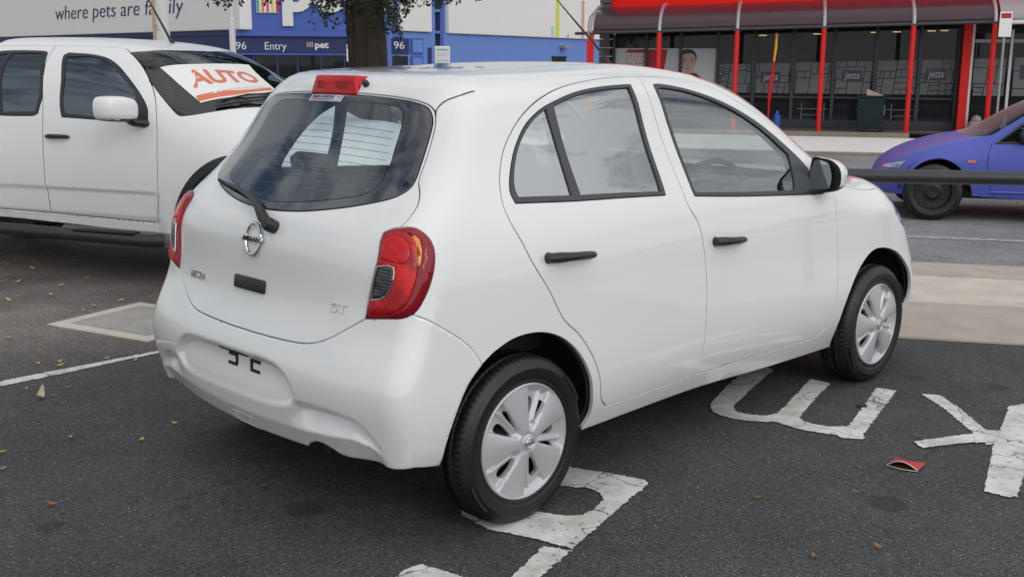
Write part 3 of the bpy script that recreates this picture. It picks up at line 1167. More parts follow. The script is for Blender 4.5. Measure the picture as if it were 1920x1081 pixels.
def build_hatchback():
    root = empty('hatchback', (0, 0, 0), 0, 'white five door hatchback parked in the foreground over the painted letters', 'car')
    c = curve
    # seams on the right hand side, millimetres
    DRB = c([(903, -521, 1481), (800, -526, 1482), (572, -545, 1468), (407, -566, 1445), (271, -592, 1407), (170, -614, 1356), (93, -633, 1296), (39, -653, 1234),
             (-3, -682, 1164), (-22, -711, 1098), (-18, -736, 1041), (21, -766, 952), (57, -780, 882), (121, -794, 786), (184, -806, 677), (257, -813, 612),
             (318, -820, 530), (360, -820, 445), (393, -804, 347), (432, -793, 313)])
    DB1 = c([(432, -793, 313), (683, -786, 313), (961, -771, 311)])
    DB2 = c([(961, -771, 311), (1445, -751, 300), (1974, -757, 296)])
    BP = c([(903, -521, 1481), (896, -583, 1404), (908, -626, 1278), (926, -676, 1153), (958, -743, 993), (1005, -756, 926), (1030, -768, 841), (1042, -781, 707),
            (1037, -792, 580), (1023, -797, 454), (1002, -785, 365), (961, -771, 311)])
    DF = c([(903, -521, 1481), (1062, -510, 1479), (1248, -504, 1465), (1404, -530, 1427), (1555, -564, 1363), (1731, -590, 1283), (1892, -638, 1171), (1993, -688, 1080),
            (2053, -729, 999), (2070, -754, 915), (2074, -771, 791), (2073, -786, 621), (2066, -795, 467), (2048, -780, 356), (1974, -757, 296)])
    WR = ring([(31, -722, 1079), (24, -705, 1116), (47, -681, 1171), (95, -652, 1244), (163, -629, 1316), (250, -612, 1366), (322, -602, 1392), (485, -580, 1429),
               (648, -566, 1446), (812, -556, 1452), (812, -593, 1391), (818, -640, 1252), (826, -709, 1096), (826, -731, 1043), (330, -736, 1064)], corner=50)
    GR = ring([(332, -606, 1382), (476, -588, 1418), (637, -575, 1435), (790, -566, 1440), (790, -600, 1378), (797, -641, 1253), (803, -709, 1097), (800, -727, 1060),
               (345, -728, 1082), (336, -664, 1225)], corner=50)
    GQ = ring([(289, -610, 1373), (260, -615, 1361), (180, -630, 1313), (114, -651, 1248), (64, -682, 1170), (48, -704, 1120), (52, -715, 1098), (300, -727, 1084),
               (300, -666, 1221)], corner=50)
    WF = ring([(961, -550, 1449), (1008, -544, 1451), (1167, -547, 1432), (1334, -561, 1396), (1500, -583, 1340), (1667, -613, 1261), (1818, -660, 1157), (1906, -704, 1067),
               (1940, -742, 961), (1016, -728, 1025), (1008, -719, 1048), (985, -639, 1230), (959, -573, 1415)], corner=50)
    GF = ring([(972, -562, 1433), (1004, -556, 1437), (1155, -556, 1421), (1324, -569, 1383), (1490, -591, 1325), (1653, -623, 1241), (1784, -668, 1143), (1771, -708, 1053),
               (1753, -731, 992), (1028, -723, 1040), (1022, -716, 1057), (1002, -639, 1230)], corner=50)
    RSM = c([(7, -551, 1437), (-49, -542, 1424), (-99, -516, 1403), (-124, -509, 1380), (-131, -514, 1360)])
    TGS = c([(-131, -514, 1360), (-147, -529, 1329), (-179, -544, 1273), (-219, -558, 1211), (-260, -577, 1159),
             (-280, -606, 1131), (-312, -633, 1094), (-357, -640, 1054), (-385, -632, 1030)])
    TGT = c([(-160, 0, 1426), (-157, -165, 1424), (-144, -332, 1416), (-132, -420, 1406), (-124, -475, 1391), (-126, -503, 1374), (-131, -514, 1360)])
    TLT = c([(-385, -632, 1030), (-396, -611, 1026), (-412, -588, 1015)])
    TLI = c([(-412, -588, 1015), (-426, -592, 992), (-450, -606, 939), (-465, -597, 871), (-478, -584, 792), (-486, -583, 749)])
    TLO = c([(-385, -632, 1030), (-374, -652, 1034), (-357, -682, 1030), (-344, -719, 1007), (-339, -738, 979), (-343, -750, 944), (-356, -757, 899), (-380, -759, 850),
             (-410, -753, 802), (-428, -743, 780)])
    TLB = c([(-428, -743, 780), (-449, -718, 767), (-469, -657, 759), (-486, -583, 749)])
    TGB = c([(-486, -583, 749), (-510, -509, 704), (-533, -442, 666), (-550, -369, 642), (-559, -282, 633), (-567, -80, 628), (-567, 0, 628)])
    BS = c([(-428, -743, 780), (-395, -768, 764), (-337, -781, 727), (-240, -791, 657), (-189, -798, 590)])
    BB = c([(-560, 0, 262), (-560, -98, 267), (-553, -315, 273), (-556, -343, 296), (-555, -389, 312), (-551, -427, 309), (-537, -499, 281), (-517, -640, 296),
            (-434, -755, 297), (-338, -754, 276)])
    BBL = c([(-560, 0, 262), (-560, -98, 267), (-553, -315, 273), (-545, -420, 277), (-537, -499, 281), (-517, -640, 292), (-434, -755, 297), (-338, -754, 276)])
    A1 = c([(-338, -754, 276), (-333, -766, 303), (-315, -796, 421), (-253, -800, 535), (-189, -798, 590)])
    A2 = c([(-189, -798, 590), (-129, -799, 624), (-34, -800, 652), (76, -805, 650), (175, -810, 615), (253, -817, 550), (308, -821, 464), (333, -814, 387),
            (352, -787, 297), (338, -757, 235)])
    SL = c([(338, -757, 235), (597, -758, 240), (998, -737, 236), (1573, -712, 208), (2179, -719, 205)])
    AF = c([(2179, -719, 205), (2140, -734, 250), (2131, -774, 331), (2145, -793, 417), (2201, -796, 513), (2285, -792, 597), (2400, -788, 655), (2524, -787, 655),
            (2640, -775, 610), (2735, -770, 520), (2785, -765, 420), (2795, -755, 320), (2780, -745, 235)])
    FB = c([(2780, -745, 235), (2900, -680, 215), (3060, -470, 205), (3130, -220, 205), (3150, 0, 205)])
    R = lambda a: a[::-1]

    def both(h):            # closed loop from a right half running centre..centre
        return cat_(h, R(mir(h)))
    outer = cat_(BB, A1, A2, SL, AF, FB, R(mir(cat_(BBL, A1, A2, SL, AF, FB))))
    doorR = cat_(DRB, DB1, R(BP))
    doorF = cat_(BP, DB2, R(DF))
    tail = cat_(TLT, TLI, R(TLB), R(TLO))
    tgate = both(cat_(TGT, TGS, TLT, TLI, TGB))
    bumper = cat_(R(TGB), R(TLB), BS, R(A1), R(BB), R(mir(cat_(R(TGB), R(TLB), BS, R(A1), R(BBL)))))
    rwo_h = c([(-166, 0, 1418), (-163, -165, 1416), (-150, -332, 1408), (-138, -420, 1398), (-132, -475, 1382), (-136, -500, 1359), (-149, -517, 1331), (-181, -530, 1273),
               (-222, -545, 1211), (-263, -562, 1159), (-288, -562, 1135), (-324, -534, 1110), (-366, -461, 1088), (-410, -344, 1065), (-442, -200, 1045), (-456, -72, 1036), (-458, 0, 1034)])
    rwi_h = c([(-184, 0, 1392), (-174, -211, 1392), (-169, -264, 1390), (-162, -346, 1382), (-165, -383, 1364), (-184, -399, 1327), (-223, -412, 1258), (-269, -432, 1190),
               (-309, -441, 1145), (-345, -419, 1115), (-369, -362, 1098), (-417, -166, 1070), (-436, -29, 1060), (-437, 0, 1059)])
    rwo, rwi = both(rwo_h), both(rwi_h)
    TI = ring([(-420, -606, 1000), (-400, -639, 1013), (-387, -674, 1010), (-383, -702, 991), (-389, -721, 959), (-405, -733, 901), (-419, -733, 853), (-437, -723, 809),
               (-451, -704, 787), (-467, -657, 771), (-478, -603, 763), (-471, -606, 815), (-459, -614, 889), (-440, -613, 955)])
    TC = ring([(-453, -620, 914), (-440, -661, 920), (-436, -678, 915), (-439, -682, 899), (-446, -678, 860), (-455, -662, 831), (-463, -637, 816), (-470, -608, 812), (-462, -612, 865)])
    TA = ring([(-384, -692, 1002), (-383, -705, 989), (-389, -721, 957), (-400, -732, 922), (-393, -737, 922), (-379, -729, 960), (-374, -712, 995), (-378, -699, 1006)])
    TI2 = ring([(-428, -617, 985), (-408, -640, 1001), (-395, -668, 998), (-393, -694, 981), (-400, -706, 950), (-418, -702, 925), (-440, -660, 930), (-450, -626, 935)])
    tow = ring([(-565, 120, 316), (-568, -15, 318), (-561, -22, 276), (-558, 92, 272)], corner=30)
    WSH = c([(1420, 0, 1490), (1400, -300, 1478), (1345, -462, 1452), (1500, -500, 1390), (1750, -548, 1270), (2000, -610, 1110), (2110, -655, 1030), (2230, -560, 1040),
             (2350, -300, 1030), (2390, 0, 1030)], corner=30)
    HDH = c([(2430, 0, 1010), (2390, -310, 1010), (2270, -580, 1000), (2150, -690, 960), (2440, -712, 940), (2600, -690, 930), (2800, -640, 860), (2980, -470, 780), (3050, -240, 740), (3070, 0, 735)], corner=30)
    HL = ring([(2615, -745, 895), (2665, -775, 815), (2740, -775, 745), (2860, -690, 690), (2930, -560, 680), (2880, -590, 760), (2780, -655, 830), (2690, -700, 890)], corner=50)
    REC = ring([(-573, 480, 450), (-581, 446, 506), (-583, 382, 545), (-588, 200, 556), (-592, 0, 558), (-588, -200, 556), (-590, -282, 525), (-588, -325, 463),
                (-583, -300, 424), (-581, -200, 398), (-584, 0, 391), (-581, 150, 390), (-572, 356, 392), (-570, 430, 410)], corner=60)
    REC = REC * np.array([1, 1, 1])
    regs = []

    def lr(n, l):
        regs.append((n + '_r', l))
        regs.append((n + '_l', mir(l)))
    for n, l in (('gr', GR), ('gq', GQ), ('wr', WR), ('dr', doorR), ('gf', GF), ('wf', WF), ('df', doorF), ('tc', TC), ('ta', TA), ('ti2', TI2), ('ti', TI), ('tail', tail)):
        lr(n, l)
    regs += [('rwi', rwi), ('rwo', rwo), ('tg', tgate), ('tow', tow), ('bumper', bumper), ('wsh', both(WSH)), ('hood', both(HDH))]
    lr('hl', HL)
    sk = Skin(MICRA, outer, regs, spacing=0.016, fine=(('bumper', 0.0045), ('tail_r', .006), ('tail_l', .006)))

    # ---- panels
    sk.panel('body', ['shell'], M_PAINT, root, gap=.003)
    sk.panel('bonnet', ['hood'], M_PAINT, root, gap=.004)
    ws = sk.panel('windscreen', ['wsh'], G_WIND, root, gap=.004, off=-.002, depth=.006)
    for s in ('_r', '_l'):
        sg = -1 if s == '_r' else 1
        d = sk.panel('rear_door', ['dr' + s], M_PAINT, root, gap=.005)
        sk.panel('window_trim', ['wr' + s], M_TRIM, d, gap=.001, off=.002, depth=.012)
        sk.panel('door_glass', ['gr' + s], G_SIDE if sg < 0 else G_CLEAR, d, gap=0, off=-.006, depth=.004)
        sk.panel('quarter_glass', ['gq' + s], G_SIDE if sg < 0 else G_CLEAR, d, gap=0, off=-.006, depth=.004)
        d2 = sk.panel('front_door', ['df' + s], M_PAINT, root, gap=.005)
        sk.panel('window_trim', ['wf' + s], M_TRIM, d2, gap=.001, off=.002, depth=.012)
        sk.panel('door_glass', ['gf' + s], G_FRONT if sg < 0 else G_CLEAR, d2, gap=0, off=-.006, depth=.004)
        # pull handles
        for (dd, x0, z0, x1, z1) in ((d, .098, .897, .334, .882), (d2, 1.092, .850, 1.312, .838)):
            mb = MB()
            P, N = [], None
            for t in np.linspace(0, 1, 9):
                q, n = MICRA.on((x0 + (x1 - x0) * t, sg * .79, z0 + (z1 - z0) * t))
                bow = .012 + .022 * sin(pi * min(1, max(0, (t - .08) / .84)))
                P.append(q + n * bow)
                N = n
            rad = [.017, .0225, .0225, .0198, .0185, .018, .0178, .0174, .0150]
            P.append(P[-1] + (P[-1] - P[-2]).normalized() * .006)
            mb.tube(P, rad + [.009], 14, flat=.78)
            q0, n0 = MICRA.on((x0 + .018, sg * .79, z0))
            q1, n1 = MICRA.on((x1 - .02, sg * .79, z1))
            mb.tube([q0, q0 + n0 * .024], [.02, .014], 12)
            mb.tube([q1, q1 + n1 * .022], [.015, .012], 12)
            h = mb.out('door_handle', M_BLACK, dd, smooth=True)
            lk = MB()
            q2, n2 = MICRA.on((x0 + .022, sg * .79, z0))
            lk.tube([q2 + n2 * .026, q2 + n2 * .0335], [.0085, .0085], 14)
            if dd is d2:
                lk.out('lock_barrel', M_GREY, dd, smooth=True)
            # dished recess behind the grip
        # mirror
        oy = [(1516.7, 335.5), (1517.6, 319), (1521, 299), (1526, 296.7), (1539, 298), (1555.5, 301), (1566.6, 308), (1573, 316), (1576, 327), (1576, 340), (1574, 348.5),
              (1566.6, 357), (1551, 362), (1535, 362), (1523, 359.5), (1519, 350)]
        gy = [(1518.5, 326), (1523, 308), (1527.8, 301.7), (1539, 302.7), (1552, 307), (1557, 315), (1560.6, 328), (1561, 339), (1559, 351), (1555.5, 354), (1544, 356.3),
              (1522, 356.8), (1518.5, 348.5), (1516.8, 339)]

        def yz(p):
            return np.array([0, -.723 - (p[0] - 1518) * .0026, 1.127 - (p[1] - 298) * .00234])
        O = ring([yz(p) for p in oy], step=.006, scale=1.0, corner=80)[:-1]
        Gp = ring([yz(p) for p in gy], step=.006, scale=1.0, corner=80)[:-1]
        cen = O.mean(0)
        V, F, fm = [], [], []
        n = len(O)
        rings = [(1.886, .93), (1.880, .985), (1.886, 1.0), (1.915, 1.0), (1.95, .93), (1.98, .78), (2.0, .55), (2.01, .2)]
        for (x, k) in rings:
            for p in O:
                q = cen + (p - cen) * k
                V.append((x + (1 - k) * 0, q[1] * (-sg), q[2]))
        for i in range(len(rings) - 1):
            for k in range(n):
                F.append((i * n + k, i * n + (k + 1) % n, (i + 1) * n + (k + 1) % n, (i + 1) * n + k))
                zc = np.mean([V[j][2] for j in F[-1]])
                yc = abs(np.mean([V[j][1] for j in F[-1]]))
                fm.append(1 if (i < 2 or zc < 1.006) else 0)
        F.append(tuple((len(rings) - 1) * n + k for k in range(n)))
        fm.append(0)
        F.append(tuple(range(n - 1, -1, -1)))
        fm.append(1)
        mo = mesh_obj('wing_mirror', V, F, None, root, smooth=True, mats=[M_PAINT, M_BLACK], fmat=fm)
        ng = len(Gp)
        V = [(1.880, p[1] * (-sg), p[2]) for p in Gp] + [(1.886, p[1] * (-sg), p[2]) for p in Gp]
        ex = .02
        V = [(x - (abs(y) - .79) * .10 + (z - 1.05) * .05, y, z) for x, y, z in V]
        V = [(x - .004, y, z) for x, y, z in V]
        mesh_obj('mirror_glass', V, [tuple(range(ng)), tuple(range(2 * ng - 1, ng - 1, -1))] + [(i, (i + 1) % ng, ng + (i + 1) % ng, ng + i) for i in range(ng)], M_MIRROR, mo)
        mb = MB()
        mb.tube([(1.90, sg * .715, .975), (1.91, sg * .77, .982), (1.92, sg * .80, .998)], [.035, .03, .026], 12, flat=.6)
        mb.out('mirror_arm', M_BLACK, mo, smooth=True)
        # tail lamp
        tl = sk.panel('tail_lamp', ['tail' + s], M_REDD, root, gap=.003, depth=.03,
                      disp=(lambda L: (lambda P: -.003 - .011 * sstep(seg_dist(P, L) / .022)))(sk.b.lift(sk.b.chart(sk.loops['tail' + s]))))
        kd_l = sk.b.lift(sk.b.chart(sk.loops['tail' + s]))
        bulge = (lambda L: (lambda P: -.0035 - .0115 * sstep(seg_dist(P, L) / .022)))(kd_l)
        sk.panel('lamp_lens', ['ti' + s], M_LENS, tl, gap=-.002, depth=.006, disp=bulge, bevel=.001)
        sk.panel('brake_lens', ['ti2' + s], M_REDD if False else M_RED, tl, gap=.002, depth=.006, disp=bulge, bevel=.001)
        sk.panel('reverse_lens', ['tc' + s], M_REVL, tl, gap=.002, depth=.006, disp=bulge, bevel=.001)
        sk.panel('painted_glint', ['ta' + s], M_AMBER, tl, gap=.0, depth=.006, disp=bulge, bevel=.001)  # amber crescent: a highlight painted along the lens's upper outer edge
        # bright frame and ribs of the reversing lamp
        mb = MB()
        tcl = sk.loops['tc' + s]
        Lp = MICRA.lift(MICRA.chart(tcl))
        Ln = MICRA.normal(Lp)
        mb.tube(list(Lp + Ln * .0155), .0022, 6, cap=False)
        mb.out('lamp_frame', M_CHROME, tl, smooth=True)
        mb = MB()
        for k in range(9):
            zz = .824 + k * .0105
            ya, yb = .612, .674 - max(0, (.86 - zz)) * .55
            P = []
            for t in np.linspace(0, 1, 5):
                q, nn = MICRA.on((-.45, sg * (ya + (yb - ya) * t), zz))
                P.append(q + nn * .0145)
            mb.tube(P, .0017, 5)
        mb.out('lamp_rib', M_STEEL, tl)
        sk.panel('headlamp', ['hl' + s], M_HEADL, root, gap=.004, off=.001)
    tg = sk.panel('tailgate', ['tg'], M_PAINT, root, gap=.006, depth=.022)
    rw = sk.panel('rear_window', ['rwo'], M_FRIT, tg, gap=.003, off=.001, depth=.01)
    sk.panel('clear_glass', ['rwi'], G_REAR, rw, gap=-.0042, off=.001, depth=.004, flange=False)
    # heater wires
    mb = MB()
    for k in range(10):
        z = 1.085 + k * .0305
        yy = np.linspace(-.43 + (z - 1.08) * .09, .43 - (z - 1.08) * .09, 15)
        P = [MICRA.on((-.3, y, z), -.004)[0] for y in yy]
        mb.tube(P, .0009, 4, cap=False)
    mb.out('heater_wire', mat('heater_line', (0.16, 0.08, 0.05), 0.5, noise=.1), rw)

    REC = np.concatenate([REC[i] + (REC[i + 1] - REC[i]) * np.linspace(0, 1, 7, endpoint=False)[:, None] for i in range(len(REC) - 1)])
    L_rec = MICRA.lift(MICRA.chart(REC))
    zc_k = [(0, .40), (.30, .42), (.325, .455), (.488, .456), (.591, .447), (.637, .425), (.686, .371), (.72, .33)]
    zl_k = [(0, .338), (.13, .34), (.32, .347), (.48, .360), (.58, .372), (.65, .365), (.70, .34)]
    rec_yz = np.stack([REC[:, 1], REC[:, 2]], 1)

    def bump_disp(P):
        ay = np.abs(P[:, 1])
        z = P[:, 2]
        zc = np.interp(ay, *zip(*zc_k))
        zl = np.interp(ay, *zip(*zl_k))
        t = zc - z
        win = sstep((ay - np.where(P[:, 1] > 0, .43, .27)) / .12) * sstep((.72 - ay) / .07)
        d = np.where(P[:, 1] > 0, .022, .046) * win * np.where(t > 0, sstep(t / .045) * np.clip((z - zl) / np.maximum(zc - .045 - zl, .01), 0, 1), 0)
        d += np.where((z < zl) & (ay < .72), .30 * np.maximum(zl - z, 0) * sstep((.72 - ay) / .06), 0)
        ins = inside(rec_yz, np.stack([P[:, 1], P[:, 2]], 1)) & (P[:, 0] < -.4)
        dist = seg_dist(P, L_rec)
        rd = .004 + .032 * sstep((z - .385) / .13)
        d += np.where(ins, rd * sstep(dist / .022), 0)
        return d
    bu = sk.panel('bumper', ['bumper'], M_PAINT, root, gap=.0012, disp=bump_disp, depth=.03, bevel=.001)
    sk.panel('tow_cover', ['tow'], M_PAINT, bu, gap=.0025, disp=bump_disp, depth=.008, bevel=.001)
    # black plate clips in the recess
    def rec_pt(y, z, out=0):
        q, n = MICRA.on((-.59, y, z))
        return q - n * (float(bump_disp(np.array([q]))[0]) - out), n
    for (y0, flip) in ((.080, 1), (-.065, -1)):
        mb = MB()
        for (dy, dz, w, h) in ((0, .020, .056, .011), (-.025 * flip, .0, .013, .040), (0, -.018, .056, .010)):
            q, n = rec_pt(y0 + dy, .508 + dz, .002)
            axz = Vector((0, 0, 1)) - n * n.z
            axz.normalize()
            axy = axz.cross(n)
            mb.box(q, (w, h, .004), (axy, axz, n))
        mb.out('plate_clip', M_SEAL, bu)
    mb = MB()
    P = []
    for y in np.linspace(.165, -.02, 6):
        q, n = rec_pt(y, .541, .001)
        P.append(q)
    mb.tube(P, .0045, 6)
    mb.out('plate_slot', M_SEAL, bu)

    # seals in the gaps
    sl = [DRB, DB1, DB2, BP, DF]
    sk.ribbon('door_seal', sl + [mir(l) for l in sl] + [TGT, TGS, TLT, TLI, TGB, mir(TGT), mir(TGS), mir(TLT), mir(TLI), mir(TGB), TLO, TLB, mir(TLO), mir(TLB)], M_SEAL, root, depth=.0125)
    sk.ribbon('window_gasket', [np.concatenate([rwo])], M_SEAL, tg, depth=.008, width=.012)

    for l in (RSM, mir(RSM)):
        sk.ribbon('roof_seam', [l], M_SEAL, root, depth=-.0006, width=.0045)
    # high level brake light
    mb = MB()
    V = [(-.166, .142, 1.414), (-.166, -.142, 1.414), (-.157, -.116, 1.484), (-.157, .116, 1.484), (-.07, .112, 1.478), (-.07, -.112, 1.478), (-.09, .138, 1.43), (-.09, -.138, 1.43)]
    bm = bmesh.new()
    vs = [bm.verts.new(v) for v in V]
    for f in ((0, 1, 2, 3), (3, 2, 5, 4), (0, 3, 4, 6), (1, 7, 5, 2), (6, 4, 5, 7), (0, 6, 7, 1)):
        bm.faces.new([vs[i] for i in f])
    bmesh.ops.recalc_face_normals(bm, faces=bm.faces[:])
    bmesh.ops.bevel(bm, geom=bm.edges[:], offset=.009, segments=3, affect='EDGES', profile=.5)
    me = bpy.data.meshes.new('brake_light')
    bm.to_mesh(me)
    bm.free()
    me.materials.append(M_RED)
    me.polygons.foreach_set('use_smooth', [True] * len(me.polygons))
    bl = link(bpy.data.objects.new('brake_light', me), tg)
    mb = MB()
    for k in range(2):
        y = -.052 + k * .104
        mb.box((-.1612, y, 1.446), (.004, .092, .036), bev=.0015)
    mb.out('light_cell', M_LENS, bl)
    # washer nozzle
    mb = MB()
    q, n = MICRA.on((-.135, -.155, 1.452))
    mb.tube([q - n * .005, q + n * .012, q + n * .020], [.012, .012, .006], 10)
    mb.out('washer_nozzle', M_BLACK, tg, smooth=True)
    # badge
    q, n = MICRA.on((-.51, 0, .935))
    up = (Vector((0, 0, 1)) - n * n.z).normalized()
    rt = up.cross(n)          # to the left of the picture is +y
    rt = -rt if rt.y > 0 else rt
    mb = MB()
    mb.tube([q + n * .006 + rt * (.046 * cos(a)) + up * (.054 * sin(a)) for a in np.linspace(0, 2 * pi, 41)], .0068, 8, cap=False, flat=.7)
    mb.box(q + n * .008, (.126, .021, .008), (rt, up, n), bev=.003)
    bd = mb.out('badge', M_CHROME, tg, smooth=True)
    text_obj('badge_lettering', 'NISSAN', q + n * .0128 - rt * .05 - up * .0068, rt, up, .0135, M_SEAL, bd, width=.10, depth=.001, bold=.02)
    sk.text('lettering', 'MICRA', (-.49, .447, .740), (-.51, .322, .744), (0, 0, 1), .026, M_CHROME, tg, bold=.015)
    sk.text('lettering', 'ST', (-.505, -.432, .752), (-.495, -.504, .756), (0, 0, 1), .026, M_CHROME, tg, bold=.015)
    # tailgate handle
    mb = MB()
    q0, n = MICRA.on((-.52, 0.016, .778))
    up = (Vector((0, 0, 1)) - n * n.z).normalized()
    rt = up.cross(n)
    mb.box(q0 + n * .004, (.19, .047, .016), (rt, up, n), bev=.007)
    mb.out('tailgate_handle', M_BLACK, tg, smooth=True)
    # dealer sticker on the glass
    sV, sF = [], []
    for i, y in enumerate(np.linspace(.118, -.078, 8)):
        for j, t in enumerate((0, 1)):
            qq, nn = MICRA.on((-.17, y + (0.006 if j else 0), 1.412 - t * .030))
            sV.append(qq + nn * .0035)
    sF = [(2 * i, 2 * i + 1, 2 * i + 3, 2 * i + 2) for i in range(7)]
    st = mesh_obj('dealer_sticker', sV, sF, M_STICK, rw, smooth=True)
    sk.text('sticker_lettering', 'MAIN NORTH', (-.17, .105, 1.398), (-.17, -.02, 1.398), (0, 0, 1), .0105, M_NAVY, st, out=.004, depth=.0005, bold=.02)
    mb = MB()
    for (z, a, b) in ((1.3935, .108, -.02), (1.3885, .106, .0), ):
        mb.tube([MICRA.on((-.17, y, z), .0042)[0] for y in np.linspace(a, b, 6)], .0007, 4)
    mb.out('sticker_line', M_RED, st)
    mb = MB()
    qs, ns = MICRA.on((-.17, -.048, 1.398))
    ups = (Vector((0, 0, 1)) - ns * ns.z).normalized()
    rts = ups.cross(ns)
    mb.tube([qs + ns * .0045 + rts * (.010 * cos(a)) + ups * (.010 * sin(a)) for a in np.linspace(0.6, 5.6, 14)], .0022, 5)
    mb.out('sticker_logo', M_LETW, st)
    # rear wiper
    mb = MB()
    Pw = [(-.491, -.101, .984, .028), (-.483, -.065, .998, .034), (-.466, -.010, 1.022, .036), (-.440, .075, 1.046, .03), (-.405, .20, 1.062, .024), (-.385, .33, 1.074, .018)]
    C_ = [MICRA.on(p[:3])[0] + MICRA.on(p[:3])[1] * p[3] for p in Pw]
    mb.tube(C_, [.020, .021, .016, .0125, .009, .006], 10, flat=.75)
    qa, na = MICRA.on(Pw[0][:3])
    mb.tube([qa - na * .002, qa + na * .03, qa + na * .045], [.023, .024, .018], 14)
    wp = mb.out('rear_wiper', M_BLACK, tg, smooth=True)
    mb = MB()
    P = [MICRA.on((-.4, y, z))[0] + MICRA.on((-.4, y, z))[1] * .009 for y, z in [(.18 + .030 * k, 1.056 + .0045 * k) for k in range(10)]]
    mb.tube(P, .006, 6)
    mb.out('wiper_blade', M_SEAL, wp, smooth=True)

    # lining, floor, arches, underside
    glass = {'gr_r', 'gr_l', 'gq_r', 'gq_l', 'gf_r', 'gf_l', 'rwi', 'wsh'}
    it = sk.inner('interior_trim', [n for n in sk.names if n not in glass and n not in ('rwo', 'bumper', 'tow')], M_INT, root, .034)
    mb = MB()
    mb.box((1.25, 0, .27), (3.1, 1.34, .04))
    mb.box((-.26, 0, .62), (.45, 1.1, .05))
    mb.box((2.2, 0, .62), (.06, 1.25, .7))
    mb.box((-.02, 0, .33), (.9, 1.1, .12))
    mb.box((2.62, 0, .33), (.9, 1.0, .12))
    mb.out('underbody', M_SEAL, root)
    for cx, cz, r in ((0.01, .30, .375), (2.46, .31, .365)):
        for sg in (-1, 1):
            V, F = [], []
            ys = (.742, .72, .50, .46)
            rs = (r, r + .004, r, .05)
            N = 28
            for k in range(N + 1):
                a = radians(2) + radians(176) * k / N
                for y, rr in zip(ys, rs):
                    V.append((cx + rr * cos(a), sg * y, cz + rr * sin(a)))
            for k in range(N):
                for j in range(3):
                    F.append((k * 4 + j, k * 4 + j + 1, k * 4 + 5 + j, k * 4 + 4 + j))
            mesh_obj('arch_liner', V, F, M_SEAL, root, smooth=True)
    # exhaust
    mb = MB()
    mb.tube([(-.50, -.385, .285), (-.2, -.385, .275), (.3, -.3, .25)], .022, 12)
    mb.out('exhaust', M_STEEL, root, smooth=True)
    # seats
    for (x, y) in ((1.12, -.37), (1.12, .37)):
        mb = MB()
        A = (Vector((.96, 0, .27)), Vector((0, 1, 0)), Vector((-.27, 0, .96)))
        mb.box((x + .22, y, .60), (.50, .48, .16), bev=.06)
        mb.box((x - .07, y, .90), (.13, .46, .58), A, bev=.06)
        s_ = mb.out('front_seat', M_SEATF, root, smooth=True)
        mb = MB()
        mb.box((x - .18, y, 1.275), (.09, .27, .17), A, bev=.04)
        mb.tube([(x - .15, y - .06, 1.15), (x - .17, y - .06, 1.24)], .007, 6)
        mb.tube([(x - .15, y + .06, 1.15), (x - .17, y + .06, 1.24)], .007, 6)
        mb.out('headrest', M_SEATF, s_, smooth=True)
    mb = MB()
    A = (Vector((.95, 0, .3)), Vector((0, 1, 0)), Vector((-.3, 0, .95)))
    mb.box((.30, 0, .58), (.5, 1.2, .16), bev=.06)
    mb.box((.06, 0, .85), (.12, 1.2, .5), A, bev=.05)
    s_ = mb.out('rear_seat', M_SEATF, root, smooth=True)
    for y in (-.34, .34):
        mb = MB()
        mb.box((-.02, y, 1.13), (.08, .25, .11), A, bev=.035)
        mb.out('headrest', M_SEATF, s_, smooth=True)
    mb = MB()
    mb.box((1.98, 0, .86), (.44, 1.36, .20), bev=.07)
    mb.box((1.86, -.36, .965), (.22, .38, .09), bev=.04)
    mb.out('dashboard', M_INT, root, smooth=True)
    mb = MB()
    axw = Vector((.9, 0, -.42)).normalized()
    e1, e2 = Vector((0, 1, 0)), axw.cross(Vector((0, 1, 0)))
    cw = Vector((1.62, -.36, .93))
    mb.tube([cw + e1 * (.185 * cos(a)) + e2 * (.185 * sin(a)) for a in np.linspace(0, 2 * pi, 33)], .014, 8, cap=False)
    for a in (0, pi, -pi / 2):
        mb.tube([cw, cw + e1 * (.18 * cos(a)) + e2 * (.18 * sin(a))], .016, 8)
    mb.tube([cw - axw * .02, cw + axw * .25], [.07, .04], 12)
    mb.out('steering_wheel', M_INT, root, smooth=True)
    # wheels
    w = build_wheel(root, (0, -.806, .288), False)
    build_wheel(root, (2.452, -.806, .288), False, spin=radians(4), share=w)
    build_wheel(root, (0, .806, .288), True, share=w)
    build_wheel(root, (2.452, .806, .288), True, share=w)
    # radio aerial
    mb = MB()
    mb.tube([(1.36, 0, 1.49), (1.352, 0, 1.53), (.98, 0, 1.80)], [.012, .007, .0022], 8)
    mb.out('aerial', M_BLACK, root, smooth=True)
    return root, w


HATCH, WHEEL = build_hatchback()


# ================================================================== SETTING
T_ = Vector((0.524, -0.852, 0))          # along the road, to the right in the picture
N_ = Vector((0.852, 0.524, 0))           # across the road, away from the camera


def rp(s, n, z=0.0):
    return T_ * s + N_ * n + Vector((0, 0, z))


def sheet(name, pts, z, m, parent=None, kind='structure'):
    P = [(p[0], p[1], z) for p in pts]
    o = mesh_obj(name, P, [tuple(range(len(P)))], m, parent)
    bm = bmesh.new()
    bm.from_mesh(o.data)
    bmesh.ops.recalc_face_normals(bm, faces=bm.faces[:])
    for f in bm.faces:
        if f.normal.z < 0:
            f.normal_flip()
    bm.to_mesh(o.data)
    bm.free()
    if kind:
        o['kind'] = kind
    return o


def strip(name, s0, s1, n0, n1, z, m, **k):
    return sheet(name, [rp(s0, n0), rp(s1, n0), rp(s1, n1), rp(s0, n1)], z, m, **k)


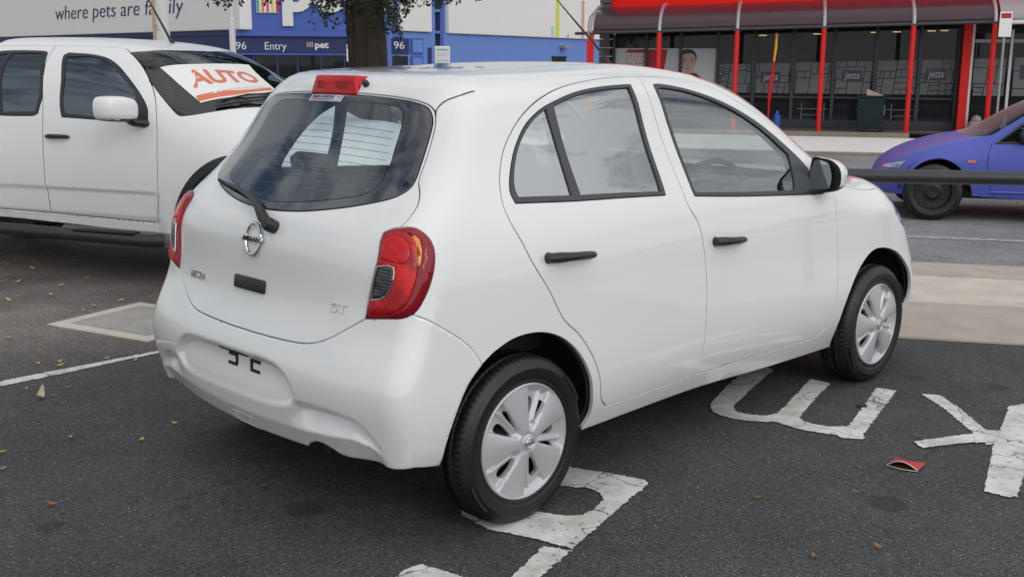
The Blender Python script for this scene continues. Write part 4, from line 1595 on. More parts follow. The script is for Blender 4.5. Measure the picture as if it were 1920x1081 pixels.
sheet('ground', [(-300, -300), (300, -300), (300, 300), (-300, 300)], 0.0, M_ASPH)
strip('road', -150, 150, 5.22, 20.9, .004, M_ROAD)
# concrete footpath in slabs between the car park and the road
fp = empty('footpath', (0, 0, 0))
fp['kind'] = 'structure'
mb = MB()
slab_mats = [M_CONC, mat('concrete_b', (0.50, 0.46, 0.41), 0.85, noise=0.25, nscale=4.0, bump=0.2, bscale=60), mat('concrete_c', (0.42, 0.37, 0.32), 0.85, noise=0.3, nscale=4.0, bump=0.2, bscale=60)]
k = 0
for j, (n0, n1) in enumerate(((2.62, 3.62), (3.63, 4.62), (4.63, 5.215))):
    s = -1.0 + j * .05
    while s < 12:
        L_ = 1.5
        if j == 2:
            L_ = 2.4
        dz = random.uniform(0, .003)
        V = [rp(s + .006, n0), rp(s + L_ - .006, n0), rp(s + L_ - .006, n1), rp(s + .006, n1)]
        V = [(v.x, v.y, .010 + dz) for v in V] + [(v.x, v.y, -.02) for v in V]
        mesh_obj('concrete_slab', V, [(0, 1, 2, 3), (0, 4, 5, 1), (1, 5, 6, 2), (2, 6, 7, 3), (3, 7, 4, 0)], slab_mats[(k * 7 + j) % 3 if j < 2 else 2], fp)
        k += 1
        s += L_
strip('footpath_bed', -1.0, 13, 2.6, 5.22, .003, M_CONC2)
strip('lane_line', -40, 40, 6.55, 6.66, .008, M_LINE2)
# raised pale median and the far kerb
med = MB()
med.prism([rp(-60, 16.05, 0), rp(40, 16.05, 0), rp(40, 20.1, 0), rp(-60, 20.1, 0)], (0, 0, 0), (0, 0, .07))
tag(med.out('median_strip', M_MED), kind='structure')
mk = MB()
mk.prism([rp(-60, 15.9, 0), rp(40, 15.9, 0), rp(40, 16.04, 0), rp(-60, 16.04, 0)], (0, 0, 0), (0, 0, .06))
tag(mk.out('median_kerb', M_KERB), kind='structure')
fk = MB()
fk.prism([rp(-60, 20.92, 0), rp(4.15, 20.92, 0), rp(4.15, 21.2, 0), rp(-60, 21.2, 0)], (0, 0, 0), (0, 0, .115))
fk.prism([rp(6.6, 20.92, 0), rp(60, 20.92, 0), rp(60, 21.2, 0), rp(6.6, 21.2, 0)], (0, 0, 0), (0, 0, .115))
tag(fk.out('far_kerb', M_KERB), kind='structure')
di = MB()
di.box(rp(5.375, 21.07, .105), (2.44, .26, .02), (T_, N_, Vector((0, 0, 1))))
di.box(rp(5.375, 21.16, .048), (2.44, .06, .09), (T_, N_, Vector((0, 0, 1))))
o = di.out('drain_inlet', M_SEAL)
tag(o, 'black slot of the kerb drain inlet in front of the gym', 'drain')
fp2 = MB()
fp2.prism([rp(-60, 21.2, 0), rp(60, 21.2, 0), rp(60, 60, 0), rp(-60, 60, 0)], (0, 0, -.02), (0, 0, .11))
tag(fp2.out('far_footpath', M_PAVE), kind='structure')


# painted letters, bay line, concrete lid
def letter(name, loops, z, m, corner=28):
    verts, edges = [], []
    P2 = []
    for l in loops:
        pts = ring([np.array([*p, 0]) for p in l], step=.011, scale=1.0, corner=corner)[:-1][:, :2]
        jit = np.array([[random.gauss(0, .003), random.gauss(0, .003)] for _ in pts])
        pts = pts + jit
        P2.append(pts)
        k = len(verts)
        verts += [Vector(p) for p in pts]
        edges += [(k + i, k + (i + 1) % len(pts)) for i in range(len(pts))]
    r = delaunay_2d_cdt(verts, edges, [], 0, 1e-6)
    U = np.array([v[:] for v in r[0]])
    T = np.array([f for f in r[2]])
    c = U[T].mean(1)
    keep = inside(P2[0], c)
    for h in P2[1:]:
        keep &= ~inside(h, c)
    o = mesh_obj(name, [(x, y, z) for x, y in U], T[keep], m)
    for p in o.data.polygons:
        if p.normal.z < 0:
            p.flip()
    o['kind'] = 'structure'
    return o


letter('painted_letter', [[(2.506, -1.449), (2.66, -1.50), (2.62, -1.62), (2.05, -1.73), (1.433, -1.893), (1.402, -1.874), (1.401, -1.788), (1.92, -1.615)]], .005, M_LINE, corner=1)
letter('letter_stroke', [[(2.408, -1.08), (2.454, -1.148), (2.319, -1.303), (2.098, -1.513), (2.148, -1.561), (2.06, -1.645), (1.915, -1.588), (2.078, -1.435), (2.266, -1.252)]], .0035, M_LINE, corner=1)
letter('letter_stroke', [[(1.728, -1.362), (1.942, -1.462), (2.02, -1.50), (1.965, -1.60), (1.861, -1.515), (1.682, -1.425)]], .0065, M_LINE, corner=1)
letter('painted_letter', [[(2.095, -.285), (1.722, -.41), (1.53, -.491), (1.451, -.566), (1.439, -.659), (1.488, -.767), (1.55, -.827), (1.531, -.899), (1.536, -.991), (1.578, -1.098),
                           (1.558, -1.135), (1.607, -1.201), (1.712, -1.161), (2.371, -.973), (2.344, -.885), (2.137, -.949), (1.716, -1.077), (1.666, -1.029), (1.63, -.955), (1.639, -.903),
                           (1.672, -.862), (1.857, -.804), (2.247, -.693), (2.252, -.582), (1.913, -.687), (1.648, -.766), (1.584, -.746), (1.547, -.69), (1.535, -.636), (1.586, -.577),
                           (1.642, -.553), (2.26, -.362), (2.29, -.24)]], .005, M_LINE)
letter('painted_letter', [[(.36, -.40), (.477, -.5), (.489, -.56), (.577, -.793), (.593, -.861), (.573, -.887), (.521, -.901), (.225, -.985), (-.047, -1.068), (-.077, -.926), (-.138, -.768),
                           (-.12, -.62), (.0, -.47), (.2, -.38)],
                          [(.313, -.672), (.377, -.755), (.373, -.83), (.338, -.865), (.241, -.904), (.176, -.906), (.13, -.874), (.09, -.776), (.10, -.68), (.157, -.60), (.25, -.60)]], .005, M_LINE)
letter('letter_stroke', [[(-.052, -1.070), (-.098, -.985), (-.326, -1.068), (-.75, -1.20), (-.72, -1.29), (-.261, -1.131)]], .0035, M_LINE)
letter('painted_letter', [[(-.66, -.87), (-.529, -.806), (-.467, -.815), (-.421, -.985), (-.44, -1.06), (-.52, -1.12)]], .005, M_LINE)
letter('bay_line', [[(-9, 2.02), (-.66, 2.045), (.18, 2.095), (6.2, 2.10), (6.2, 2.145), (.18, 2.14), (-.66, 2.135), (-9, 2.11)]], .004, M_LINE)
lid = empty('concrete_pit_lid', (.42, 2.86, 0), 0, 'pale square concrete pit lid set in the asphalt beside the bay line', 'pit lid')
PQ = [Vector((.004, 3.152)), Vector((.681, 3.347)), Vector((.915, 2.56)), Vector((.238, 2.365))]
cq = sum(PQ, Vector((0, 0))) / 4
for nm, k0, z, m in (('lid_surround', 1.0, .006, M_CONC), ('lid_plate', .76, .011, mat('lid_concrete', (0.34, 0.33, 0.305), 0.85, noise=0.3, nscale=6.0, bump=0.2, bscale=60))):
    q = [cq + (p - cq) * k0 for p in PQ]
    V = [(p.x - .42, p.y - 2.86, z) for p in q] + [(p.x - .42, p.y - 2.86, -.02) for p in q]
    mesh_obj(nm, V, [(0, 1, 2, 3), (0, 4, 5, 1), (1, 5, 6, 2), (2, 6, 7, 3), (3, 7, 4, 0)], m, lid)


# ================================================================== GYM ACROSS THE ROAD
GA = Vector((19.21, 9.13, 0))
GT = Vector((0.524, -0.852, 0)).normalized()
GZ = math.atan2(GT.y, GT.x)


def slope(s):                        # the frontage climbs gently to the right
    return .026 * s


Z3 = Vector((0, 0, 1))
gym = empty('gym_building', GA, GZ, 'gym with red fascia and dark glazed front across the road', 'building')
X0, X1 = -4.80, 9.0
mb = MB()
mb.box(((X0 + X1) / 2 + .01, 5.0, 2.6), (X1 - X0 - .02, 6.0, 5.2))
mb.out('wall', M_MULL, gym)
mb = MB()
mb.prism([(X0, 1.44, 2.62 + slope(X0)), (X1, 1.44, 2.62 + slope(X1)), (X1, 1.44, 5.4), (X0, 1.44, 5.4)], (0, 0, 0), (0, .5, 0))
mb.out('fascia', M_REDF, gym)
br = MB()
for i in range(26):
    z = .11 + i * .2
    for j in range(2):
        br.box((-4.93 + (.0 if i % 2 else .03) + j * .0, 1.6, z + .095), (.24, .6, .185))
        break
# side pier built of courses, each course one block
for i in range(26):
    z = .11 + i * .2
    o = MB().box((-4.93, 1.6 + (.01 if i % 2 else 0), z + .093), (.25, .6, .186), bev=.006).out('stone_block', M_BRICK, gym)
mulls = [-4.73, -3.96, -3.15, -2.30, -1.47, -.59, .31, 1.21, 2.15, 2.95]
for i, (a, b_) in enumerate(zip(mulls[:-1], mulls[1:])):
    z1 = 2.32 + slope((a + b_) / 2)
    MB().box(((a + b_) / 2, 1.53, (.30 + z1) / 2), (b_ - a - .07, .03, z1 - .30)).out('glass_pane', M_DGLASS, gym)
for a in mulls:
    MB().box((a, 1.50, 1.22 + slope(a) / 2), (.075, .12, 2.22 + slope(a))).out('mullion', M_MULL, gym)
MB().box((-.9, 1.49, .21), (7.7, .14, .18)).out('sill', M_MULL, gym)
MB().box((-.0, 1.512, .80), (5.9, .07, .045)).out('transom', M_MULL, gym)
# interior lights seen through the glass sit just under the soffit
for s in (-.1, 1.15, 1.62, 2.35, 2.62, -1.3):
    MB().box((s, 1.505, 2.22 + slope(s)), (.17, .012, .022), bev=.004).out('ceiling_lamp', mat('lamp_glow', (0.7, 0.5, 0.2), 0.5, noise=.05, emit=((1.0, 0.72, 0.3), 0.55)), gym)


def frost(a, b_, seed, y):
    """frosted film: slanted cells divided by thin clear lines"""
    rnd = random.Random(seed)
    mb = MB()

    def cell(x0, x1, z0, z1):
        sl = .10
        q = [(x0 + sl * (z0 - .8) + .008, y, z0 + .008), (x1 + sl * (z0 - .8) - .008, y, z0 + .008), (x1 + sl * (z1 - .8) - .008, y, z1 - .008), (x0 + sl * (z1 - .8) + .008, y, z1 - .008)]
        q = [(max(a + .05, min(b_ - .05, p[0])), p[1], p[2]) for p in q]
        if q[1][0] - q[0][0] > .02 or q[2][0] - q[3][0] > .02:
            mb.add(q + [(p[0], p[1] + .004, p[2]) for p in q], [(0, 1, 2, 3), (7, 6, 5, 4)])

    def split(x0, x1, z0, z1, d):
        w, h = x1 - x0, z1 - z0
        if d == 0 or (w < .16 and h < .1) or (d < 3 and rnd.random() < .33):
            return cell(x0, x1, z0, z1)
        t = rnd.uniform(.3, .7)
        if w > h * 1.25:
            split(x0, x0 + w * t, z0, z1, d - 1)
            split(x0 + w * t, x1, z0, z1, d - 1)
        else:
            split(x0, x1, z0, z0 + h * t, d - 1)
            split(x0, x1, z0 + h * t, z1, d - 1)
    split(a - .1, b_ + .1, .88, 1.60 + slope((a + b_) / 2), 5)
    return mb.out('frosted_film', M_FROST, gym, fix=False)


for i, (a, b_) in enumerate(zip(mulls[:-1], mulls[1:])):
    if i >= 3:
        f = frost(a, b_, 40 + i, 1.508)
for s in (-1.08, .72, 2.52):
    z = 1.27 + slope(s)
    MB().box((s, 1.503, z), (.44, .008, .26)).out('sign_panel', M_MULL, gym)
    text_obj('sign_lettering', 'jetts', (s - .17, 1.496, z - .06), (1, 0, 0), (0, 0, 1), .155, M_LETG, gym, width=.34, depth=.004, shear=.2, bold=.01)
# poster in the left panes
po = MB().box((-3.52, 1.507, 1.38), (2.38, .010, 1.02)).out('poster', mat('poster_pale', (0.50, 0.54, 0.54), 0.5, noise=.03), gym)


def flat(name, pts, y, m, parent):
    return mesh_obj(name, [(x, y, z) for x, z in pts] + [(x, y + .002, z) for x, z in pts],
                    [tuple(range(len(pts))), tuple(range(2 * len(pts) - 1, len(pts) - 1, -1))], m, parent)


M_PRED = mat('poster_red', (0.40, 0.015, 0.03), 0.5, noise=.05)
flat('poster_print', [(-4.42, 1.86), (-3.46, 1.87), (-3.62, .9), (-4.0, .9), (-3.98, 1.78), (-4.42, 1.80)], 1.500, M_PRED, po)
text_obj('poster_lettering', 'THE', (-4.48, 1.499, 1.55), (1, 0, 0), (.06, 0, 1), .24, M_PRED, po, width=.46, depth=.002, bold=.05, shear=.1)
text_obj('poster_lettering', 'THE', (-4.465, 1.496, 1.56), (1, 0, 0), (.06, 0, 1), .22, mat('poster_letter', (0.6, 0.6, 0.6), 0.5, noise=.02), po, width=.43, depth=.002, bold=.02, shear=.1)


def ell(cx, cz, a, b_, n=20, t0=0, t1=2 * pi):
    return [(cx + a * cos(t), cz + b_ * sin(t)) for t in np.linspace(t0, t1, n, endpoint=(t1 - t0) < 6)]


M_HAIR = mat('print_hair', (0.03, 0.026, 0.03), 0.5, noise=.1)
flat('poster_print', [(-3.45, .9), (-3.32, 1.18), (-3.12, 1.33), (-2.78, 1.33), (-2.6, 1.15), (-2.48, .9)], 1.500, mat('print_top', (0.28, 0.015, 0.03), 0.5, noise=.2), po)
flat('poster_print', ell(-2.98, 1.68, .20, .20), 1.4985, M_HAIR, po)
flat('poster_print', [(-3.15, 1.70), (-3.13, 1.5), (-3.07, 1.38), (-2.98, 1.31), (-2.90, 1.31), (-2.84, 1.4), (-2.80, 1.55), (-2.82, 1.72), (-2.9, 1.78), (-3.06, 1.77)], 1.4968, M_SKIN, po)
flat('poster_print', ell(-3.06, 1.61, .035, .011, 12), 1.495, M_HAIR, po)
flat('poster_print', ell(-2.89, 1.61, .035, .011, 12), 1.495, M_HAIR, po)
flat('poster_print', ell(-3.06, 1.655, .045, .008, 12), 1.495, M_HAIR, po)
flat('poster_print', ell(-2.89, 1.655, .045, .008, 12), 1.495, M_HAIR, po)
flat('poster_print', ell(-2.99, 1.43, .045, .012, 12), 1.495, M_PRED, po)
flat('poster_print', [(-2.99, 1.6), (-2.965, 1.5), (-3.0, 1.49)], 1.495, mat('print_skin_deep', (0.36, 0.24, 0.19), 0.5, noise=.1), po)
# shopfront to the right of the big red column
MB().box((3.05, 1.1, 1.28), (.17, .17, 2.34)).out('column', M_REDP, gym)
MB().box((3.17, 1.12, 1.28), (.05, .12, 2.34)).out('column_trim', M_POLEW, gym)
for (a, b_) in ((3.2, 3.95), (4.02, 5.2), (5.25, 7.2)):
    MB().box(((a + b_) / 2, 1.25, 1.25), (b_ - a, .03, 1.95)).out('glass_pane', M_DGLASS, gym)
    MB().box(((a + b_) / 2, 1.22, .22), (b_ - a, .1, .09)).out('sill', M_POLEW, gym)
    MB().box((b_ + .02, 1.2, 1.25), (.055, .09, 2.1)).out('mullion', M_POLEW, gym)
    MB().box(((a + b_) / 2, 1.22, 2.06), (b_ - a, .06, .07)).out('transom', M_GREY, gym)
    f = frost(a, b_, int(a * 10), 1.228)
MB().box((4.45, 1.222, 1.40), (.5, .008, .30)).out('sign_panel', M_MULL, gym)
text_obj('sign_lettering', 'jetts', (4.28, 1.215, 1.34), (1, 0, 0), (0, 0, 1), .155, M_LETG, gym, width=.36, depth=.004, shear=.2, bold=.01)
# bench frames behind the glass are drawn close to it
for s in (-.35, 1.62, .95):
    mb = MB()
    for dx in (0, .5):
        mb.tube([(s + dx, 1.505, .3), (s + dx, 1.505, .68)], .014, 6)
    mb.tube([(s, 1.505, .40), (s + .5, 1.505, .40)], .012, 6)
    mb.tube([(s - .1, 1.505, .54), (s + .6, 1.505, .54)], .012, 6)
    mb.out('bench_frame', mat('bench_steel', (0.16, 0.17, 0.18), 0.5, metal=.3, noise=.1), gym)

# awning: curved sheets over hoops, gutter and red posts
aw = empty('awning', GA, GZ, 'curved smoky awning on silver hoops and red posts along the gym front', 'awning')
posts = [-5.02, -3.51, -1.82, 0.0, 1.81, 3.40]


def arc(s, out_=0.0):
    zg = 2.33 + slope(s)
    P = []
    for a in np.linspace(0, pi / 2, 9):
        P.append(Vector((s, 1.40 - 1.40 * sin(pi / 2 - a) * 1.0 if False else 1.40 * (1 - cos(a)) - out_ * cos(a), zg + .62 * sin(a) + out_ * sin(a))))
    return P


for a, b_ in zip(posts[:-1], posts[1:]):
    A1_, A2_ = arc(a + .03), arc(b_ - .03)
    B1_, B2_ = arc(a + .03, -.015), arc(b_ - .03, -.015)
    n = len(A1_)
    V = A1_ + A2_ + B1_ + B2_
    F = [(i, n + i, n + i + 1, i + 1) for i in range(n - 1)] + [(2 * n + i, 2 * n + i + 1, 3 * n + i + 1, 3 * n + i) for i in range(n - 1)]
    F += [(0, 2 * n, 3 * n, n), (n - 1, 2 * n - 1, 4 * n - 1, 3 * n - 1)]
    mesh_obj('awning_sheet', V, F, M_AWN, aw, smooth=True)
for s in posts:
    MB().tube(arc(s, .012), .042, 10).out('hoop', M_HOOP, aw, smooth=True)
    MB().tube([(s, 0, .11), (s, 0, 2.30 + slope(s))], .052, 14).out('post', M_REDP, aw, smooth=True)
    MB().box((s, 0, 2.315 + slope(s)), (.16, .09, .05)).out('bracket', M_MULL, aw)
MB().tube([(-5.4, 0, 2.33 + slope(-5.4)), (3.45, 0, 2.33 + slope(3.45))], .036, 10).out('gutter', M_MULL, aw, smooth=True)
# second, paler awning to the right
a2 = empty('side_awning', GA, GZ, 'pale grey awning end beyond the last red post', 'awning')
A1_, A2_ = [p + Vector((0, .0, .0)) for p in arc(3.50)], [p for p in arc(7.5)]
B1_, B2_ = arc(3.50, -.02), arc(7.5, -.02)
n = len(A1_)
mesh_obj('awning_sheet', A1_ + A2_ + B1_ + B2_, [(i, n + i, n + i + 1, i + 1) for i in range(n - 1)] + [(2 * n + i, 2 * n + i + 1, 3 * n + i + 1, 3 * n + i) for i in range(n - 1)] +
         [(0, 2 * n, 3 * n, n), (n - 1, 2 * n - 1, 4 * n - 1, 3 * n - 1)], mat('awning_pale', (0.30, 0.28, 0.30), 0.3, noise=.1, nscale=3), a2, smooth=True)
MB().tube([(3.5, 0, 2.40), (7.5, 0, 2.52)], .04, 8).out('gutter', M_POLEW, a2)
MB().tube([(7.4, 0, .11), (7.4, 0, 2.5)], .052, 12).out('post', M_REDP, a2, smooth=True)

# litter bin
bn = empty('litter_bin', GA + GT * 1.08 + Vector((0.852, 0.524, 0)) * .25, GZ - radians(4), 'dark green perforated litter bin under the awning', 'bin')
MB().box((0, 0, .52), (.56, .5, .66), bev=.015).out('bin_body', M_BIN, bn)
for sx in (-1, 1):
    for sy in (-1, 1):
        MB().box((sx * .24, sy * .21, .15), (.08, .08, .1)).out('bin_foot', M_BIN, bn)
mb = MB()
for i in range(9):
    for j in range(9):
        if not (3 <= i <= 5 and 4 <= j <= 6):
            mb.box((-.216 + i * .054, -.2515, .29 + j * .054), (.026, .004, .026))
tag(mb.out('perforations', M_SEAL, bn), kind='stuff')
MB().box((0, 0, .87), (.60, .54, .04), bev=.01).out('bin_rim', M_BIN, bn)
MB().prism([(-.10, -.05, .89), (.26, -.05, .89), (-.10, -.05, 1.03)], (0, 0, 0), (0, .02, 0)).out('bin_flap', M_TAN, bn)
MB().box((.284, -.05, .58), (.01, .07, .2), bev=.004).out('ashtray', M_POLEW, bn)

# feather flag, red with a yellow tip, leaning on its stand
fl = empty('feather_flag', GA + GT * (-1.02) + Vector((0.852, 0.524, 0)) * .3, GZ, 'furled red and yellow feather flag leaning in front of the gym', 'flag')
MB().tube([(-.07, 0, .10), (-.02, 0, 1.3), (.03, 0, 1.72), (.04, 0, 2.18)], .02, 8).out('flag_pole', M_REDP, fl)
MB().tube([(-.06, 0, .62), (-.05, 0, .9), (-.02, -.02, 1.2), (.01, -.01, 1.4), (.015, 0, 1.45)], [.04, .065, .062, .05, .02], 10, flat=.6).out('flag_cloth', M_REDP, fl, smooth=True)
MB().tube([(.01, 0, 1.6), (.035, 0, 1.9), (.04, 0, 2.2)], [.026, .032, .03], 8).out('flag_tip', M_YELLOW, fl, smooth=True)
MB().box((-.08, 0, .115), (.4, .3, .03)).out('flag_base', M_SEAL, fl)
bo = MB().tube([GA + GT * (-.88) + Vector((.24, .15, .12)), GA + GT * (-.88) + Vector((.24, .15, .44)), GA + GT * (-.88) + Vector((.24, .15, .47)), GA + GT * (-.88) + Vector((.24, .15, .54))], [.075, .075, .035, .03], 14).out('water_bottle', M_BLUEB, None, smooth=True)
tag(bo, 'blue water bottle standing by the feather flag', 'bottle')
# sack by the doorway
sk_ = MB()
rnd = random.Random(3)
for (dx, dz, r) in ((0, .12, .15), (.14, .1, .13), (.27, .06, .09), (.03, .26, .11)):
    sk_.lathe([(.001, -r), (r * .7, -r * .7), (r, 0), (r * .75, r * .7), (.001, r)], 14, GA + GT * (3.32 + dx) + Vector((.852, .524, 0)) * .95 + Vector((0, 0, .11 + dz)), (0, 0, 1), (1, 0, 0), (0, 1, 0))
o = sk_.out('cloth_sack', M_CLOTH, None, smooth=True)
tag(o, 'crumpled pale sack lying in the gym doorway', 'sack')


# parking sign poles
def sign_pole(loc, rz, h, z0, z1, w, label, lean=0.0):
    p = empty('parking_sign', loc, rz, label, 'sign')
    MB().tube([(0, .02, 0), (lean, .02, h)], .026, 10).out('pole', M_GREY, p, smooth=True)
    pl = MB().box((lean * .8, -.02, (z0 + z1) / 2), (w, .012, z1 - z0), bev=.004).out('sign_plate', M_SIGNW, p)
    hh = (z1 - z0)
    MB().box((lean * .8, -.028, z1 - hh * .16), (w * .8, .004, hh * .2)).out('sign_print', M_PRED, pl)
    return p


sign_pole(GA + GT * 3.55 - Vector((.852, .524, 0)) * .25 + Vector((0, 0, .11)), GZ, 2.45, 2.0, 2.5, .24, 'grey pole with a white and red parking sign by the last gym post', .0)
sign_pole(Vector((14.15, 19.15, 0)), math.atan2(-.707, .707), 1.95, 1.55, 1.95, .16, 'short white and red parking sign left of the tree trunk')
lp = empty('hooked_lamp_post', (15.95, 12.95, 0), GZ, 'thin red post with a hooked silver top at the gym corner', 'lamp post')
MB().tube([(0, 0, 0), (0, 0, 2.05)], .035, 10).out('post', M_REDP, lp, smooth=True)
MB().tube([(0, 0, 2.05), (0, 0, 2.35), (.03, 0, 2.52), (.12, 0, 2.62), (.25, 0, 2.63)], .022, 8).out('hook', M_HOOP, lp, smooth=True)
MB().tube([(.08, 0, 2.21), (.30, 0, 2.21)], .02, 8).out('lamp_arm', M_MULL, lp)

# ================================================================== PET STORE
ps = empty('pet_store', (0, 0, 0), 0, 'blue and white pet store with large white billboards behind the tree', 'building')


class Face:
    def __init__(s, a, b_):
        s.a = Vector((*a, 0))
        s.t = Vector((b_[0] - a[0], b_[1] - a[1], 0)).normalized()
        s.n = Vector((s.t.y, -s.t.x, 0))
        if (CAM - s.a).dot(s.n) < 0:
            s.n = -s.n
        s.ax = (s.t, s.n, Z3)

    def p(s, u, z, o=0.0):
        return s.a + s.t * u + s.n * o + Z3 * z

    def box(s, u0, u1, z0, z1, o0, o1, name, m, parent=None, bev=0.0):
        return MB().box(s.p((u0 + u1) / 2, (z0 + z1) / 2, (o0 + o1) / 2), (u1 - u0, o1 - o0, z1 - z0), s.ax, bev=bev).out(name, m, parent or ps)

    def text(s, txt, u, z, h, w, m, parent=None, o=.12, shear=0.0, bold=0.0, depth=.05, name='sign_lettering'):
        return text_obj(name, txt, s.p(u, z, o), s.t, (0, 0, 1), h, m, parent or ps, width=w, depth=depth, shear=shear, bold=bold)


FL, FF, FR = Face((26.67, 77.25), (26.82, 45.18)), Face((26.82, 45.18), (32.84, 40.59)), Face((32.84, 40.59), (51.56, 44.52))
FL.box(-14, 32.0, 0, 2.80, -.6, 0, 'wall', M_BLUE2)
FL.box(-14, 32.0, 2.80, 3.04, -.6, .06, 'ledge', M_BLUE2)
bb = FL.box(2.3, 32.55, 3.05, 9.0, -.5, .18, 'billboard', M_SIGNW, bev=.05)
FL.box(-14, 2.2, 3.05, 9.0, -.5, .14, 'billboard', M_REDF, bev=.05)
FL.text('where pets are family', 11.6, 3.98, .80, 15.6, M_NAVY, bb, o=.20, shear=.16, bold=-.012, depth=.02)
FF.box(-.2, 7.8, 0, 9.0, -.9, -.3, 'wall', M_BLUE2)
FF.box(-.15, 7.75, 3.05, 9.0, -.3, .02, 'fascia', M_BLUE)
FF.box(-.2, 7.8, 2.76, 3.04, -.3, .12, 'ledge', M_BLUE)
sb = FF.box(-.2, 7.8, 1.95, 2.75, -.3, -.06, 'sign_band', M_BLUE2)
FF.box(-.2, 7.8, 1.86, 1.94, -.3, 0.0, 'transom', M_BLUE)
for (a, b_) in ((.75, 1.75), (1.86, 2.72), (2.86, 3.9), (4.0, 5.0), (5.15, 7.15)):
    FF.box(a, b_, .2, 1.85, -.3, -.15, 'glass_pane', M_DGLASS)
for a in (.68, 1.81, 2.79, 3.95, 5.08, 7.24):
    FF.box(a - .05, a + .05, 0, 1.85, -.3, -.05, 'mullion', M_BLUE2)
FF.text('96', -.16, 2.13, .35, .50, M_LETW, sb, o=-.055)
FF.text('Entry', 1.23, 2.12, .36, 1.05, M_LETW, sb, o=-.055)
FF.text('pet', 3.66, 2.22, .30, .66, M_LETW, sb, o=-.055, bold=.03)
FF.text('stock', 4.34, 2.22, .14, .40, mat('letter_dim', (0.12, 0.05, 0.12), 0.5, noise=.05), sb, o=-.055)
for k in range(4):
    FF.box(3.26 + k * .085, 3.31 + k * .085, 2.26, 2.50, -.055, -.04, 'logo_stripe', (M_SAL, M_LETG, M_SAL, M_LETG)[k], sb)
# striped square of the logo and big letters
lg = FF.box(.90, 1.97, 3.85, 6.0, .02, .12, 'logo_square', M_LETW, bev=.04)
cols = [M_GRN, M_LETW, M_ORG, M_LETW, M_PINK, M_LETW, M_LIME, M_LETW, M_REDF]
for k in range(9):
    if cols[k] is not M_LETW:
        FF.box(.925 + k * .116, .925 + (k + 1) * .116, 3.90, 5.95, .121, .135, 'logo_stripe', cols[k], lg)
FF.text('pet', 2.14, 4.05, 2.05, 4.05, M_LETW, None, o=.10, bold=.04, depth=.12)
FF.text('stock', 6.2, 4.0, .72, 1.5, M_LETW, None, o=.10, bold=.02, depth=.08)
# right wing
FR.box(-.3, 21.6, 0, 3.04, -.6, 0, 'wall', M_BLUE3)
FR.box(-.3, 21.6, 3.04, 9.0, -.7, -.12, 'wall', M_BLUE3)
FR.box(.3, 2.95, 3.07, 9.0, -.12, .14, 'billboard', M_SIGNW, bev=.05)
bb2 = FR.box(4.35, 21.6, 3.05, 9.0, -.12, .16, 'billboard', M_SIGNW, bev=.05)
for (a, b_, z0, z1, m) in ((14.70, 15.02, 3.14, 3.75, M_PALET), (15.25, 15.62, 3.14, 7.0, M_LIME), (16.6, 16.85, 3.14, 3.3, M_SAL), (18.38, 18.68, 3.12, 5.4, M_SAL)):
    FR.box(a, b_, z0, z1, .161, .185, 'print_stripe', m, bb2)
FR.box(-.25, 1.1, 1.95, 2.72, .0, .05, 'sign_band', M_BLUE2)
FF.text('96', 7.53, 2.20, .35, .52, M_LETW, None, o=.22)
FR.box(-.2, 1.0, .4, 1.85, .0, .04, 'glass_pane', M_DGLASS)
for (z0, z1) in ((1.95, 2.75), (1.2, 1.86), (.3, 1.1)):
    f = FR.box(1.25, 2.25, z0, z1, 0, .07, 'wall_panel', M_BLUE)
    FR.box(1.36, 2.14, z0 + .1, z1 - .1, .07, .10, 'panel_face', M_BLUE3, f)
FR.box(2.7, 3.0, 0, 2.3, 0, .06, 'door', M_BLUE2)
FR.box(16.0, 16.5, 2.42, 2.62, .0, .45, 'wall_lamp', M_GREY, bev=.04)
w_ = FR.box(15.1, 16.75, 1.3, 1.92, .0, .04, 'window', M_DGLASS)
FR.box(15.05, 16.8, 1.92, 1.98, .0, .08, 'window_frame', M_BLUE2, w_)
# tall blue latticed column in front of the store
bc = empty('blue_column', (27.82, 31.55, 0), math.atan2(-.707, .707), 'tall bright blue latticed sign column in front of the white billboard', 'column')
for sx in (-.17, .17):
    MB().box((sx, 0, 3.0), (.13, .35, 6.0)).out('upright', M_BLUE3 if sx < 0 else M_BLUE, bc)
for z in (1.0, 1.95, 2.75, 3.6, 4.5):
    MB().box((0, 0, z), (.21, .3, .10)).out('crossbar', M_BLUE3, bc)
MB().box((0, .12, 3.0), (.21, .02, 6.0)).out('column_back', M_BLUE2, bc)
ab = empty('notice_board', (24.55, 27.55, 0), math.atan2(-.707, .707), 'white notice board with pale teal print below the blue column', 'sign')
bp_ = MB().box((0, 0, 1.1), (.56, .12, 2.05), bev=.03).out('board', M_SIGNW, ab)
for (z, w, h) in ((2.0, .40, .05), (1.86, .3, .025), (1.80, .36, .02), (1.62, .4, .03), (1.5, .42, .06)):
    MB().box((0, -.064, z), (w, .008, h)).out('board_print', M_TEAL if h > .04 else M_PALET, bp_)
# poles on the left
pl = empty('utility_pole', (8.47, 17.74, 0), math.atan2(-.707, .707), 'thick white painted pole with a bare timber edge behind the ute', 'pole')
MB().tube([(0, 0, 0), (.0, 0, 6.5)], [.15, .14], 18).out('pole_shaft', M_POLEW, pl, smooth=True)
MB().box((-.125, -.10, 3.2), (.06, .05, 6.4), bev=.01).out('timber_batten', M_WOOD, pl)
MB().tube([(-.14, -.1, 2.33), (-.02, -.16, 2.13)], .008, 6).out('stay_wire', M_GREY, pl)
tp = empty('light_pole', (13.80, 24.0, 0), 0, 'slim white light pole in front of the left billboard', 'pole')
MB().tube([(0, 0, 0), (.0, 0, 2.66), (.0, 0, 2.68), (0, 0, 7)], [.085, .085, .05, .04], 14).out('pole_shaft', M_POLEW, tp, smooth=True)


